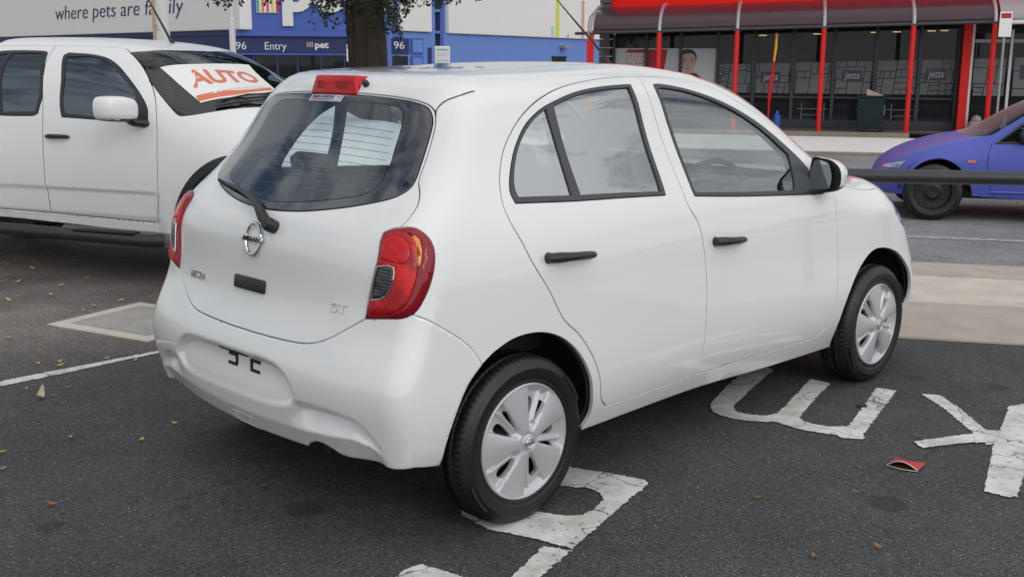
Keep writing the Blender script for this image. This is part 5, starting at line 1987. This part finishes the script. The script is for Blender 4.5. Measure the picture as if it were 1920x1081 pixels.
# ================================================================== STREET TREE
def build_tree():
    t = empty('street_tree', (7.26, 9.46, 0), 0, 'street tree with dark furrowed trunk and drooping leafy twigs', 'tree')
    cr = (Vector((.708, -.706, 0)))       # towards the right of the picture
    cf = Vector((.706, .708, 0))
    rnd = random.Random(11)
    # furrowed trunk
    V, F = [], []
    n, rows = 56, 60
    for j in range(rows):
        z = j * .075
        r0 = .285 - .018 * z + .16 * math.exp(-z / .25)
        cx = Vector((0, 0, z)) + cr * (-.045 * max(0, z - 1.4)) + cf * .0
        for k in range(n):
            a = 2 * pi * k / n
            w = .020 * sin(a * 9 + 1.6 * sin(z * 2.2) + z * 1.1) + .012 * sin(a * 17 + 2.0 * sin(z * 3.1 + a)) + rnd.gauss(0, .004)
            V.append(cx + Vector((cos(a), sin(a), 0)) * (r0 + w))
    for j in range(rows - 1):
        for k in range(n):
            F.append((j * n + k, j * n + (k + 1) % n, (j + 1) * n + (k + 1) % n, (j + 1) * n + k))
    mesh_obj('trunk', V, F, M_BARK, t, smooth=True)
    top = Vector((0, 0, 4.4)) + cr * (-.13)
    limbs = MB()
    tips = []
    for k in range(9):
        a = 2 * pi * k / 9 + .3
        d = cr * cos(a) + cf * sin(a)
        L_ = rnd.uniform(1.8, 3.0)
        P = [top + Z3 * (-.4 + .05 * k), top + d * L_ * .35 + Z3 * .6, top + d * L_ * .75 + Z3 * .7, top + d * L_ + Z3 * .3]
        MB().tube(P, [.12, .08, .045, .015], 8).out('limb', M_BARK, t, smooth=True)
        tips += P[1:]
    leaves, twigs = MB(), limbs
    lv = {0: MB(), 1: MB()}

    def spray(p, d, L_, count, size):
        """a drooping twig with leaflets on both sides"""
        q = p.copy()
        pts = [q.copy()]
        dd = d.normalized()
        for i in range(5):
            q = q + dd * (L_ / 5)
            dd = (dd + Vector((rnd.gauss(0, .16), rnd.gauss(0, .16), -.22))).normalized()
            pts.append(q.copy())
        twigs.tube(pts, [.006, .005, .004, .003, .003, .002], 4)
        for i in range(count):
            u = rnd.uniform(.1, 1) * 4.999
            j = int(u)
            b = pts[j].lerp(pts[j + 1], u - j)
            ld = Vector((rnd.gauss(0, 1), rnd.gauss(0, 1), rnd.gauss(-.5, .7))).normalized()
            nn = Vector((rnd.gauss(0, 1), rnd.gauss(0, 1), rnd.gauss(.6, .8))).normalized()
            sd = ld.cross(nn).normalized()
            s_ = size * rnd.uniform(.6, 1.3)
            c0 = b + ld * s_ * .2
            vs = [c0, c0 + ld * s_ * .5 + sd * s_ * .27, c0 + ld * s_, c0 + ld * s_ * .5 - sd * s_ * .27]
            (lv[1] if rnd.random() < .4 else lv[0]).add(vs, [(0, 1, 2, 3)])
    # twigs that hang into the picture: (picture offset right, top height, spread, droop, number)
    groups = [(-2.0, 2.60, .34, .28, 22), (-1.55, 2.68, .3, .24, 12), (-1.05, 2.66, .2, .3, 8), (-.62, 2.64, .10, .26, 4), (-.42, 2.54, .12, .5, 14),
              (-.30, 2.45, .10, .40, 10), (.34, 2.60, .08, .55, 14), (.38, 2.35, .07, .45, 12), (.52, 2.55, .12, .3, 8), (.85, 2.55, .2, .2, 5), (1.1, 2.55, .2, .22, 6), (1.45, 2.5, .2, .16, 4),
              (-2.35, 2.6, .2, .2, 5)]
    for (ox, z, sp, dr, num) in groups:
        for k in range(int(num * 1.7)):
            p = Vector((0, 0, z - .06 + rnd.uniform(-.05, .35))) + cr * (ox + rnd.gauss(0, sp * .6)) + cf * rnd.gauss(-.5, .35)
            spray(p, Vector((rnd.gauss(0, .5), rnd.gauss(0, .5), -.7)), dr * rnd.uniform(.6, 1.25), 22, .062)
    # the crown above
    for k in range(260):
        b = rnd.choice(tips)
        p = b + Vector((rnd.gauss(0, .75), rnd.gauss(0, .75), rnd.gauss(.1, .55)))
        if p.z < 2.95:
            p.z = 2.95 + rnd.random() * .6
        spray(p, Vector((rnd.gauss(0, 1), rnd.gauss(0, 1), rnd.gauss(-.1, .4))), rnd.uniform(.35, .7), 18, .075)
    for p in ((-1.6, 2.95), (-.7, 2.9), (.5, 2.95), (-2.2, 3.0), (1.3, 3.0)):
        MB().tube([top - Z3 * .9, Vector((0, 0, p[1] + .5)) + cr * p[0] * .6 - cf * .3, Vector((0, 0, p[1])) + cr * p[0] - cf * .5], [.06, .03, .008], 6).out('limb', M_BARK, t, smooth=True)
    tag(limbs.out('twigs', M_BARK, t), kind='stuff')
    tag(lv[0].out('crown', M_LEAF, t, fix=False), kind='stuff')
    tag(lv[1].out('crown', M_LEAF2, t, fix=False), kind='stuff')


build_tree()

# ================================================================== BARRIER RAIL
ra = empty('barrier_rail', (3.41, -.12, 0), 0, 'dark tubular barrier rail along the edge of the car park', 'rail')
rd = Vector((.57, -.75, 0)).normalized()
MB().tube([rd * (-2.6) + Z3 * .9, rd * 4.5 + Z3 * .9], .0405, 16).out('rail_tube', M_RAIL, ra, smooth=True)
for s in (-2.2, 2.2, 4.2):
    MB().tube([rd * s, rd * s + Z3 * .9], .038, 14).out('rail_post', M_RAIL, ra, smooth=True)


# ================================================================== WHITE UTE
UTE = Body([-2.2, -1.9, -1.5, -1.1, -.8, -.5, -.1, .15, .45, .7, .9, 1.05], [.3, .5, .7, .9, 1.0, 1.1, 1.3, 1.6], [.3, .5, .75, 1.0, 1.15, 1.35, 1.65],
           [-2.3, -1.8, -1.2, -.6, 0, .5, .95], [.3, .5, .7, .9, 1.1], [.3, .6, .9, 1.2, 1.5],
           [1.7017, 1.7017, 1.6924, 1.6666, 1.606, 1.4558, 1.2811, 1.1534, 1.1237, 1.0891, 1.0052, 0.8578, -2.3, -2.3, -2.3, -2.3001, -2.2993, -2.3014, -2.2974, -2.3075, 0.0746, 0.0401,
            0.0152, 0.0262, 0.0484, 0.1049, 0.1985, 0.8847, 0.8676, 0.8845, 0.9042, 0.8975, 0.8813, 0.8023, 0.95, 1.0, 1.0, 0.95, 0.7, 0.02, 0.0201, 0.0196, 0.0215, 0.0173, 0.1003, 0.1482,
            0.0508, 0.08, 0.15], (-1.0, 0, .75))


def arc_pts(cx, cz, r, a0, a1, y, n=16):
    return [((cx + r * cos(a)) * 1000, y * 1000, (cz + r * sin(a)) * 1000) for a in np.linspace(radians(a0), radians(a1), n)]


def both(h):
    return cat_(h, mir(h)[::-1])


def build_ute():
    root = empty('ute', (2.0629, 3.4234, 0), -1.1138, 'white double cab ute with a price sheet in its windscreen', 'ute')
    c = curve
    TOPB = c([(-1109, -518, 1614), (-1365, -517, 1628), (-1714, -515, 1636)])
    TOPR = c([(-1714, -515, 1636), (-1914, -525, 1635), (-2200, -533, 1630)])
    GAP = c([(-1714, -515, 1636), (-1690, -598, 1583), (-1607, -790, 1219), (-1597, -850, 854), (-1608, -841, 591), (-1613, -824, 468)])
    BOT = c([(-1613, -824, 468), (-1141, -840, 457), (-694, -855, 448)])
    BOTR = c([(-2240, -815, 500), (-2035, -820, 482), (-1613, -824, 468)])
    FRO = c([(-1109, -518, 1614), (-857, -671, 1478), (-705, -776, 1304), (-640, -862, 1098), (-634, -887, 889), (-650, -880, 650), (-694, -855, 448)])
    REA = c([(-2200, -533, 1630), (-2240, -780, 1200), (-2240, -815, 500)])
    dF = cat_(TOPB, GAP, BOT, FRO[::-1])
    dR = cat_(TOPR, REA, BOTR, GAP[::-1])
    WF = ring([(-1442, -825, 1150), (-1464, -808, 1221), (-1495, -740, 1401), (-1565, -613, 1565), (-1541, -595, 1583), (-1343, -604, 1572), (-1190, -629, 1547), (-1069, -675, 1498),
               (-943, -734, 1417), (-813, -789, 1310), (-735, -828, 1217), (-716, -856, 1128), (-916, -852, 1133)], corner=50)
    GF = ring([(-1420, -822, 1172), (-1440, -808, 1222), (-1468, -740, 1401), (-1528, -624, 1553), (-1330, -621, 1556), (-1196, -645, 1529), (-1074, -694, 1472), (-952, -746, 1395),
               (-860, -782, 1325), (-815, -844, 1181), (-815, -853, 1150), (-1051, -842, 1154)], corner=50)
    WR = ring([(-1757, -585, 1594), (-1713, -611, 1571), (-1632, -770, 1327), (-1650, -815, 1171), (-1698, -818, 1153), (-2110, -818, 1165), (-2170, -780, 1230), (-2160, -620, 1560), (-2120, -590, 1590)], corner=60)
    GR = ring([(-1765, -600, 1572), (-1735, -620, 1555), (-1662, -770, 1327), (-1675, -810, 1180), (-1960, -818, 1175), (-1995, -770, 1330), (-2010, -605, 1572)], corner=60)
    GR2 = ring([(-2045, -605, 1570), (-2030, -770, 1330), (-1998, -818, 1178), (-2100, -818, 1185), (-2140, -780, 1240), (-2130, -620, 1550)], corner=60)
    WS = c([(-790, 0, 1602), (-833, -318, 1606), (-930, -500, 1602), (-1050, -560, 1588), (-763, -730, 1387), (-520, -812, 1190), (-470, -812, 1175), (-300, -745, 1200), (-130, -560, 1215), (-30, -300, 1215), (0, 0, 1212)], corner=45)
    SG = ring([(-760, -627, 1485), (-655, -471, 1507), (-611, -153, 1512), (-603, 224, 1504), (-223, -59, 1338), (-186, -186, 1319), (-231, -554, 1295), (-387, -720, 1258)], corner=30)
    ST = ring([(-404, -719, 1265), (-445, -690, 1298), (-275, -400, 1330), (-243, -75, 1346), (-200, -125, 1330), (-250, -540, 1300)], corner=30)
    HD = c([(60, 0, 1190), (-60, -480, 1180), (-240, -735, 1140), (0, -790, 1100), (500, -770, 1030), (850, -640, 960), (930, 0, 940)], corner=30)
    AR = c(arc_pts(0, .40, .475, 182, -6, -.88, 22))
    ARo = c(arc_pts(0, .40, .535, 186, -10, -.88, 22))
    half = cat_(c([(-2295, 0, 425), (-2290, -790, 425), (-2200, -812, 425), (-1607, -812, 402), (-699, -842, 378), (-475, -880, 383)]), AR,
                c([(472, -880, 350), (700, -780, 360), (900, -560, 360), (985, -250, 360), (1000, 0, 360)]))
    outer = both(half)
    flare = cat_(ARo, c([tuple(ARo[-1] * 1000), (480, -880, 300), tuple(AR[-1] * 1000)]), AR[::-1], c([tuple(AR[0] * 1000), (-500, -880, 340), tuple(ARo[0] * 1000)]))
    regs = []

    def lr(n, l):
        regs.append((n + '_r', l))
        regs.append((n + '_l', mir(l)))
    for n, l in (('gf', GF), ('wf', WF), ('df', dF), ('gr', GR), ('gr2', GR2), ('wr', WR), ('dr', dR), ('flare', flare)):
        lr(n, l)
    regs += [('strip', ST), ('sign', SG), ('ws', both(WS))]
    sk = Skin(UTE, outer, regs, spacing=.018)
    def crease(P):
        k = sstep((-P[:, 0] - .60) / .12) * (np.abs(P[:, 1]) > .7)
        return k * (.016 * sstep((.672 - P[:, 2]) / .028) + .010 * sstep((.50 - P[:, 2]) / .05))
    sk.panel('body', ['shell'], M_UPAINT, root, gap=.004, disp=crease, keep_flat=True)
    M_UWS = glass_mat('ute_windscreen', (0.05, 0.06, 0.06), 1.7)
    sk.panel('windscreen', ['ws', 'sign', 'strip'], M_UWS, root, gap=.004, off=-.002, depth=.006)
    sg = sk.panel('price_sheet', ['sign'], M_SIGNW, root, gap=.0, off=.002, depth=.001, bevel=.0002)
    sp = sk.panel('sheet_strip', ['strip'], M_ORANGE, sg, gap=.0, off=.003, depth=.001, bevel=.0002)
    sk.text('sheet_lettering', 'AUTO', (-.485, -.65, 1.355), (-.322, -.06, 1.38), Vector((-.155, .10, .10)).normalized(), .185, M_ORANGE, sg, out=.004, depth=.001, bold=.025)
    mb = MB()
    for k in range(11):
        a = UTE.on((-.375 + .009 * k, -.60 + .043 * k, 1.296 + .0035 * k), .0055)[0]
        b_ = UTE.on((-.375 + .009 * (k + .75), -.60 + .043 * (k + .75), 1.296 + .0035 * (k + .75)), .0055)[0]
        mb.tube([a, b_], .007, 5)
    tag(mb.out('strip_lettering', M_SIGNW, sg), kind='stuff')
    for s in ('_r', '_l'):
        sgn = -1 if s == '_r' else 1
        d = sk.panel('front_door', ['df' + s], M_UPAINT, root, gap=.009, disp=crease, keep_flat=True)
        sk.panel('window_trim', ['wf' + s], M_BLACK, d, gap=.001, off=.001, depth=.012)
        sk.panel('door_glass', ['gf' + s], G_UTE, d, gap=0, off=-.006, depth=.004)
        d2 = sk.panel('rear_door', ['dr' + s], M_UPAINT, root, gap=.009, disp=crease, keep_flat=True)
        sk.panel('window_trim', ['wr' + s], M_BLACK, d2, gap=.001, off=.001, depth=.012)
        sk.panel('door_glass', ['gr' + s], G_UTE, d2, gap=0, off=-.006, depth=.004)
        sk.panel('quarter_glass', ['gr2' + s], G_UTE, d2, gap=0, off=-.006, depth=.004)
        sk.panel('arch_flare', ['flare' + s], M_BLACK, root, gap=-.002, off=.022, depth=.05, bevel=.006)
        mb = MB()
        P = []
        for t in np.linspace(0, 1, 7):
            q, n = UTE.on((-1.572 + .205 * t, sgn * .86, 1.02))
            P.append(q + n * (.012 + .02 * sin(pi * t)))
        mb.tube(P, [.012, .017, .016, .015, .015, .014, .010], 10)
        mb.out('door_handle', M_BLACK, d, smooth=True)
        # mirror
        O0 = [(-.93, 1.225), (-.935, 1.18), (-.945, 1.155), (-1.0, 1.14), (-1.1, 1.145), (-1.165, 1.165), (-1.18, 1.21), (-1.175, 1.27), (-1.15, 1.30), (-1.05, 1.305), (-.97, 1.29), (-.94, 1.265)]
        Oc = ring([np.array([0, y, z]) for y, z in O0], step=.012, scale=1.0, corner=80)[:-1]
        cen = Oc.mean(0)
        V, F, fm = [], [], []
        n = len(Oc)
        rgs = [(-.86, .97), (-.85, 1.0), (-.78, 1.0), (-.745, .92), (-.725, .75), (-.717, .4)]
        for (x, k) in rgs:
            for p in Oc:
                q = cen + (p - cen) * k
                V.append((x + (abs(q[1]) - 1.05) * -.25, q[1] * (-sgn), q[2]))
        for i in range(len(rgs) - 1):
            for k in range(n):
                F.append((i * n + k, i * n + (k + 1) % n, (i + 1) * n + (k + 1) % n, (i + 1) * n + k))
                fm.append(1 if i < 1 or np.mean([V[j][2] for j in F[-1]]) < 1.158 else 0)
        F += [tuple((len(rgs) - 1) * n + k for k in range(n)), tuple(range(n - 1, -1, -1))]
        fm += [0, 1]
        mo = mesh_obj('wing_mirror', V, F, None, root, smooth=True, mats=[M_UPAINT, M_BLACK], fmat=fm)
        MB().tube([(-.74, sgn * .84, 1.12), (-.78, sgn * .92, 1.13), (-.80, sgn * .97, 1.165)], [.05, .045, .04], 10, flat=.6).out('mirror_arm', M_BLACK, mo, smooth=True)
        MB().tube([(-2.4, sgn * .93, .37), (-.70, sgn * .93, .345), (-.62, sgn * .88, .345)], .045, 12, flat=1.0).out('side_step', M_BLACK, root, smooth=True)
        MB().box((-1.05, sgn * .93, .392), (.5, .08, .012), bev=.005).out('step_tread', M_SEAL, root)
    glass = {'gf_r', 'gf_l', 'gr_r', 'gr_l', 'gr2_r', 'gr2_l', 'ws', 'sign', 'strip'}
    sk.inner('interior_trim', [n for n in sk.names if n not in glass and not n.startswith('flare')], M_INT, root, .035)
    sl = [TOPB, TOPR, GAP, BOT, BOTR, FRO, REA]
    sk.ribbon('door_seal', sl + [mir(l) for l in sl], M_SEAL, root, depth=.04)
    mb = MB()
    mb.box((-.75, 0, .45), (3.2, 1.5, .12))
    mb.box((-.0, 0, .62), (1.2, 1.1, .5))
    mb.out('underbody', M_SEAL, root)
    for x, ys in ((-1.55, (-.4, .4)), (-2.15, (-.4, .4))):
        for y in ys:
            mb = MB()
            A = (Vector((.97, 0, .22)), Vector((0, 1, 0)), Vector((-.22, 0, .97)))
            mb.box((x + .2, y, .82), (.5, .5, .15), bev=.05)
            mb.box((x - .08, y, 1.1), (.13, .48, .55), A, bev=.05)
            mb.box((x - .16, y, 1.46), (.09, .27, .18), A, bev=.04)
            mb.out('seat', M_SEATF, root, smooth=True)
    MB().box((-.55, 0, 1.02), (.5, 1.5, .25), bev=.08).out('dashboard', M_INT, root, smooth=True)
    # wipers and aerial
    mb = MB()
    P = [UTE.on(p)[0] + UTE.on(p)[1] * .02 for p in ((-.29, -.70, 1.22), (-.2, -.60, 1.235), (-.12, -.45, 1.25), (-.09, -.25, 1.25))]
    mb.tube(P, [.012, .01, .008, .006], 6)
    P = [UTE.on(p)[0] + UTE.on(p)[1] * .015 for p in ((-.30, -.66, 1.25), (-.22, -.45, 1.28), (-.16, -.2, 1.29))]
    mb.tube(P, .006, 6)
    mb.out('wiper', M_BLACK, root)
    MB().tube([(-1.02, -.11, 1.655), (-1.05, -.11, 1.70), (-1.30, -.11, 2.12)], [.018, .010, .003], 8).out('aerial', M_BLACK, root, smooth=True)
    # tray behind the cab
    mb = MB()
    for sy in (-1, 1):
        mb.box((-3.15, sy * .86, .83), (1.6, .06, .62), bev=.02)
    mb.box((-3.93, 0, .83), (.06, 1.7, .62), bev=.02)
    mb.box((-3.15, 0, .62), (1.6, 1.66, .06))
    mb.out('tray', M_UPAINT, root)
    w = build_wheel(root, (0, -.86, .368), False, R=.37, hub=.215, width=.24, caps=False)
    for (x, y, m_) in ((0, .86, True), (-3.2, -.86, False), (-3.2, .86, True)):
        build_wheel(root, (x, y, .368), m_, share=w)
    for sgn in (-1, 1):
        V, F = [], []
        for k in range(19):
            a = pi * k / 18
            for y, rr in ((.86, .49), (.55, .49), (.5, .05)):
                V.append((rr * cos(a), sgn * y, .40 + rr * sin(a)))
        for k in range(18):
            for j in range(2):
                F.append((k * 3 + j, k * 3 + j + 1, k * 3 + 4 + j, k * 3 + 3 + j))
        mesh_obj('arch_liner', V, F, M_SEAL, root, smooth=True)
    return root


build_ute()

# ================================================================== BLUE COUPE AND DARK CAR
COUPE = Body([-3.3, -3.0, -2.6, -2.1, -1.6, -1.15, -.8, -.45, -.2, .1, .4, .65], [.2, .4, .6, .8, .9, 1.0, 1.1, 1.2], [.15, .35, .55, .72, .85, 1.05, 1.25], [-3.2, -2.6, -1.8, -1.0, -.2, .3, .6],
             [.2, .35, .5, .62, .75], [.2, .5, .8, 1.1, 1.4],
             [.82, .90, 1.06, 1.21, 1.27, 1.235, 1.07, .87, .815, .73, .585, .40, -3.2, -3.25, -3.25, -3.2, -3.1, -2.95, -2.75, -2.5, .07, .02, .0, .015, .05, .13, .23,
              .76, .82, .835, .835, .83, .81, .74, .50, .54, .54, .49, .36, .1, .1, .1, .12, .12, .04, .09, .06, .06, .22], (-1.2, 0, .45))


def build_coupe(name, loc, rz, paint, label, cat, gl):
    root = empty(name, loc, rz, label, cat)
    c = curve
    WS = c([(-1130, 0, 1225), (-1110, -350, 1215), (-1060, -520, 1180), (-800, -600, 1040), (-500, -680, 860), (-400, -620, 850), (-300, -350, 850), (-270, 0, 850)], corner=40)
    GS = ring([(-640, -700, 760), (-870, -640, 950), (-1130, -565, 1140), (-1500, -555, 1190), (-1690, -560, 1180), (-1680, -720, 760)], corner=45)
    GQ = ring([(-1760, -560, 1175), (-2100, -580, 1130), (-2350, -640, 980), (-2300, -720, 780), (-1750, -720, 765)], corner=45)
    WT = ring([(-590, -715, 745), (-860, -635, 985), (-1130, -550, 1160), (-1500, -545, 1208), (-2110, -565, 1150), (-2400, -640, 980), (-2330, -725, 760), (-1500, -735, 742)], corner=45)
    DR = ring([(-545, -740, 745), (-500, -800, 640), (-500, -815, 420), (-570, -800, 235), (-1640, -800, 235), (-1720, -815, 450), (-1730, -790, 700), (-1715, -715, 800), (-1720, -540, 1215),
               (-1500, -530, 1222), (-1130, -535, 1175), (-850, -625, 1000), (-565, -710, 760)], corner=45)
    HL = ring([(330, -745, 590), (470, -590, 560), (530, -380, 540), (520, -380, 490), (370, -730, 510)], corner=45)
    BW = c([(-2350, 0, 1150), (-2300, -480, 1130), (-2750, -590, 960), (-2900, -560, 930), (-2950, 0, 930)], corner=40)
    A1 = c(arc_pts(-2.45, .30, .325, 190, -10, -.83, 18))
    A2 = c(arc_pts(0, .30, .325, 190, -10, -.83, 18))
    half = cat_(c([(-3200, 0, 240), (-3120, -600, 230), (-2790, -800, 235), tuple(A1[0] * 1000)]), A1, c([tuple(A1[-1] * 1000), (-1200, -800, 215), tuple(A2[0] * 1000)]), A2,
                c([tuple(A2[-1] * 1000), (400, -700, 235), (480, -400, 230), (510, 0, 230)]))
    regs = []
    for n, l in (('gs', GS), ('gq', GQ), ('wt', WT), ('dr', DR), ('hl', HL)):
        regs += [(n + '_r', l), (n + '_l', mir(l))]
    regs += [('ws', both(WS)), ('bw', both(BW))]
    sk = Skin(COUPE, both(half), regs, spacing=.03)
    sk.panel('body', ['shell'], paint, root, gap=.004)
    sk.panel('windscreen', ['ws'], gl, root, gap=.003, depth=.006)
    sk.panel('rear_window', ['bw'], gl, root, gap=.003, depth=.006)
    for s in ('_r', '_l'):
        sgn = -1 if s == '_r' else 1
        d = sk.panel('door', ['dr' + s], paint, root, gap=.006)
        sk.panel('window_trim', ['wt' + s], M_BLACK, root, gap=.0, off=.001, depth=.01)
        sk.panel('door_glass', ['gs' + s], gl, d, gap=0, off=-.004, depth=.004)
        sk.panel('quarter_glass', ['gq' + s], gl, root, gap=0, off=-.004, depth=.004)
        sk.panel('headlamp', ['hl' + s], M_HEADL, root, gap=.004, off=.002)
        q, n = COUPE.on((-.33, sgn * .83, .60))
        MB().box(q + n * .004, (.075, .012, .028), bev=.004).out('indicator', M_ORANGE, root)
        mb = MB()
        mb.box((-.80, sgn * .83, .85), (.10, .20, .12), bev=.04)
        mb.tube([(-.74, sgn * .70, .80), (-.79, sgn * .80, .83)], .03, 8)
        mb.out('wing_mirror', M_BLACK, root, smooth=True)
        P = [COUPE.on((x, sgn * .83, .30))[0] + COUPE.on((x, sgn * .83, .30))[1] * .006 for x in np.linspace(-.5, -2.0, 9)]
        MB().tube(P, .012, 6).out('sill_moulding', paint, root)
    sk.inner('interior_trim', [n for n in sk.names if n[:2] not in ('gs', 'gq', 'ws', 'bw')], M_INT, root, .03)
    mb = MB()
    mb.box((-1.2, 0, .28), (2.4, 1.3, .12))
    mb.out('underbody', M_SEAL, root)
    mb = MB()
    mb.box((-.55, 0, .72), (.4, 1.3, .2), bev=.05)
    for y in (-.36, .36):
        mb.box((-1.5, y, .75), (.18, .48, .75), bev=.06)
    mb.out('seats', M_SEATF, root)
    w = build_wheel(root, (0, -.80, .284), False, R=.287, hub=.18, width=.17, caps=False)
    for (x, y, m_) in ((0, .80, True), (-2.45, -.80, False), (-2.45, .80, True)):
        build_wheel(root, (x, y, .284), m_, share=w)
    for cx in (0, -2.45):
        for sgn in (-1, 1):
            V, F = [], []
            for k in range(19):
                a = pi * k / 18
                for y, rr in ((.79, .335), (.55, .335), (.5, .05)):
                    V.append((cx + rr * cos(a), sgn * y, .30 + rr * sin(a)))
            for k in range(18):
                for j in range(2):
                    F.append((k * 3 + j, k * 3 + j + 1, k * 3 + 4 + j, k * 3 + 3 + j))
            mesh_obj('arch_liner', V, F, M_SEAL, root, smooth=True)
    return root


build_coupe('blue_coupe', (8.9, 1.96, .004), radians(121.5), M_BPAINT, 'violet blue coupe driving past on the near lane', 'car', glass_mat('coupe_glass', (0.40, 0.45, 0.47), 1.1, rough=.35))
build_coupe('dark_coupe', (6.6, 12.2, .004), radians(121.5), M_DPAINT, 'dark parked car whose roof shows between the ute and the hatchback', 'car', glass_mat('dark_coupe_glass', (0.1, 0.1, 0.1), 1.5))

# ================================================================== LITTER AND LEAVES
LEAF_Y = [(.716, 5.77), (.56, 5.36), (.578, 5.281), (.465, 4.94), (.645, 4.975), (.617, 4.655), (.37, 4.535), (.287, 4.613), (.528, 4.205), (.349, 3.934), (.189, 4.039), (.092, 3.971),
          (.788, 4.357), (.415, 3.424), (.311, 3.353), (.604, 3.464), (.791, 3.425), (-.296, 2.943), (-.216, 2.783), (-.298, 2.265), (-.327, 2.194), (-.397, 2.303), (-.09, 2.167), (.004, 2.034),
          (-.607, 1.905), (-.558, 1.706), (-1.017, 1.099), (-1.088, .908), (-.745, 1.074), (-.554, .854), (-.352, .952)]
LEAF_B = [(-.458, 1.787), (-.083, 1.602), (-1.096, .443), (-1.096, .345), (-.473, .06), (1.041, -1.476), (.738, -1.252), (1.791, -1.359), (.454, -1.642), (.667, -1.751)]


def leaf_mesh(name, L_, W, m, curl, seed):
    rnd = random.Random(seed)
    V, F = [], []
    n = 7
    for i in range(n):
        t = i / (n - 1)
        w = W * sin(pi * min(1, t * .92 + .06))**.8
        bend = curl * (t - .4)**2 * L_ * 2 + .0012
        for j, s in enumerate((-1, 0, 1)):
            V.append(((t - .5) * L_, s * w * .5, bend + abs(s) * w * .22 + rnd.uniform(0, .001)))
    for i in range(n - 1):
        for j in range(2):
            F.append((i * 3 + j, i * 3 + 3 + j, i * 3 + 4 + j, i * 3 + 1 + j))
    me = bpy.data.meshes.new(name)
    me.from_pydata(V, [], F)
    me.materials.append(m)
    me.polygons.foreach_set('use_smooth', [True] * len(F))
    return me


rnd = random.Random(5)
LY = [leaf_mesh('fallen_leaf', .036, .015, M_YEL, .35, i) for i in range(4)]
LB = [leaf_mesh('fallen_leaf', .032, .014, M_BRN, .5, 10 + i) for i in range(3)]
for lst, meshes, lab, grp in ((LEAF_Y, LY, 'small yellow fallen leaf', 'yellow fallen leaves'), (LEAF_B, LB, 'small curled brown leaf', 'brown fallen leaves')):
    for i, (x, y) in enumerate(lst):
        o = bpy.data.objects.new('fallen_leaf', meshes[i % len(meshes)])
        o.location = (x, y, .014 if (abs(y - 2.1) < .05 or (0 < x < .9 and 2.4 < y < 3.35)) else .007)
        o.rotation_euler = (rnd.uniform(-.2, .2), rnd.uniform(-.2, .2), rnd.uniform(0, 6.28))
        k = rnd.uniform(.75, 1.3) * (1.25 if y > 3 else 1.0)
        o.scale = (k, k, k)
        link(o)
        if y > 3.9:
            where = ' in the scatter nearest the white ute'
        elif 2.3 < y <= 3.9:
            where = ' around the concrete pit lid'
        elif 1.95 < y <= 2.3:
            where = ' along the white bay line'
        elif y > 0:
            where = ' on the open ground at the near left'
        else:
            where = ' on the ground at the near right of the hatchback'
        tag(o, lab + where, 'leaf', grp + where)
o = bpy.data.objects.new('fallen_leaf', leaf_mesh('pale_leaf', .062, .035, M_TAN, 1.2, 31))
o.location = (-.616, 1.715, .008)
o.rotation_euler = (.1, -.1, .9)
tag(link(o), 'larger pale grey curled leaf near the bay line', 'leaf')
# red paper packet lying open
pk = empty('paper_packet', (1.425, -1.478, .004), 0, 'flattened red paper packet lying open on the asphalt', 'packet')
ax = Vector((.72, -.28 * 1.0, 0)).normalized()          # from the mouth to the far end
pa, pb = Vector((1.371, -1.419, 0)) - Vector((1.425, -1.478, 0)), Vector((1.356, -1.492, 0)) - Vector((1.425, -1.478, 0))
pm0 = Vector((-.035, .062, 0))
pm1 = Vector((-.012, -.052, 0))
dr = Vector((.105, .014, 0))
n = 9
Vt, Vb = [], []
for i in range(n):
    t = i / (n - 1)
    b0 = pm0.lerp(pm1, t)
    bow = sin(pi * t)
    b0 = b0 - dr.normalized() * (.012 * bow)
    for j in range(6):
        u = j / 5
        p = b0 + dr * u
        hh = .028 * bow * (1 - u)**.9 + .0022
        Vt.append((p.x, p.y, hh + .002))
        Vb.append((p.x, p.y, .0015))
F = [(i * 6 + j, i * 6 + j + 1, i * 6 + 7 + j, i * 6 + 6 + j) for i in range(n - 1) for j in range(5)]
mesh_obj('packet_front', Vt, F, M_PKT, pk, smooth=True)
mesh_obj('packet_back', Vb, F, M_CARDIN, pk, smooth=True)
rim = MB()
rim.tube([Vt[i * 6] for i in range(n)], .0022, 5)
rim.tube([Vb[i * 6] for i in range(n)], .0018, 5)
rim.out('packet_rim', M_CARD, pk)
st = MB().tube([(1.99, -.965, .011), (2.008, -.985, .012), (2.026, -.999, .011)], .006, 6).out('black_twig', M_SEAL, None)
tag(st, 'short black strip lying beside the white letter', 'twig')
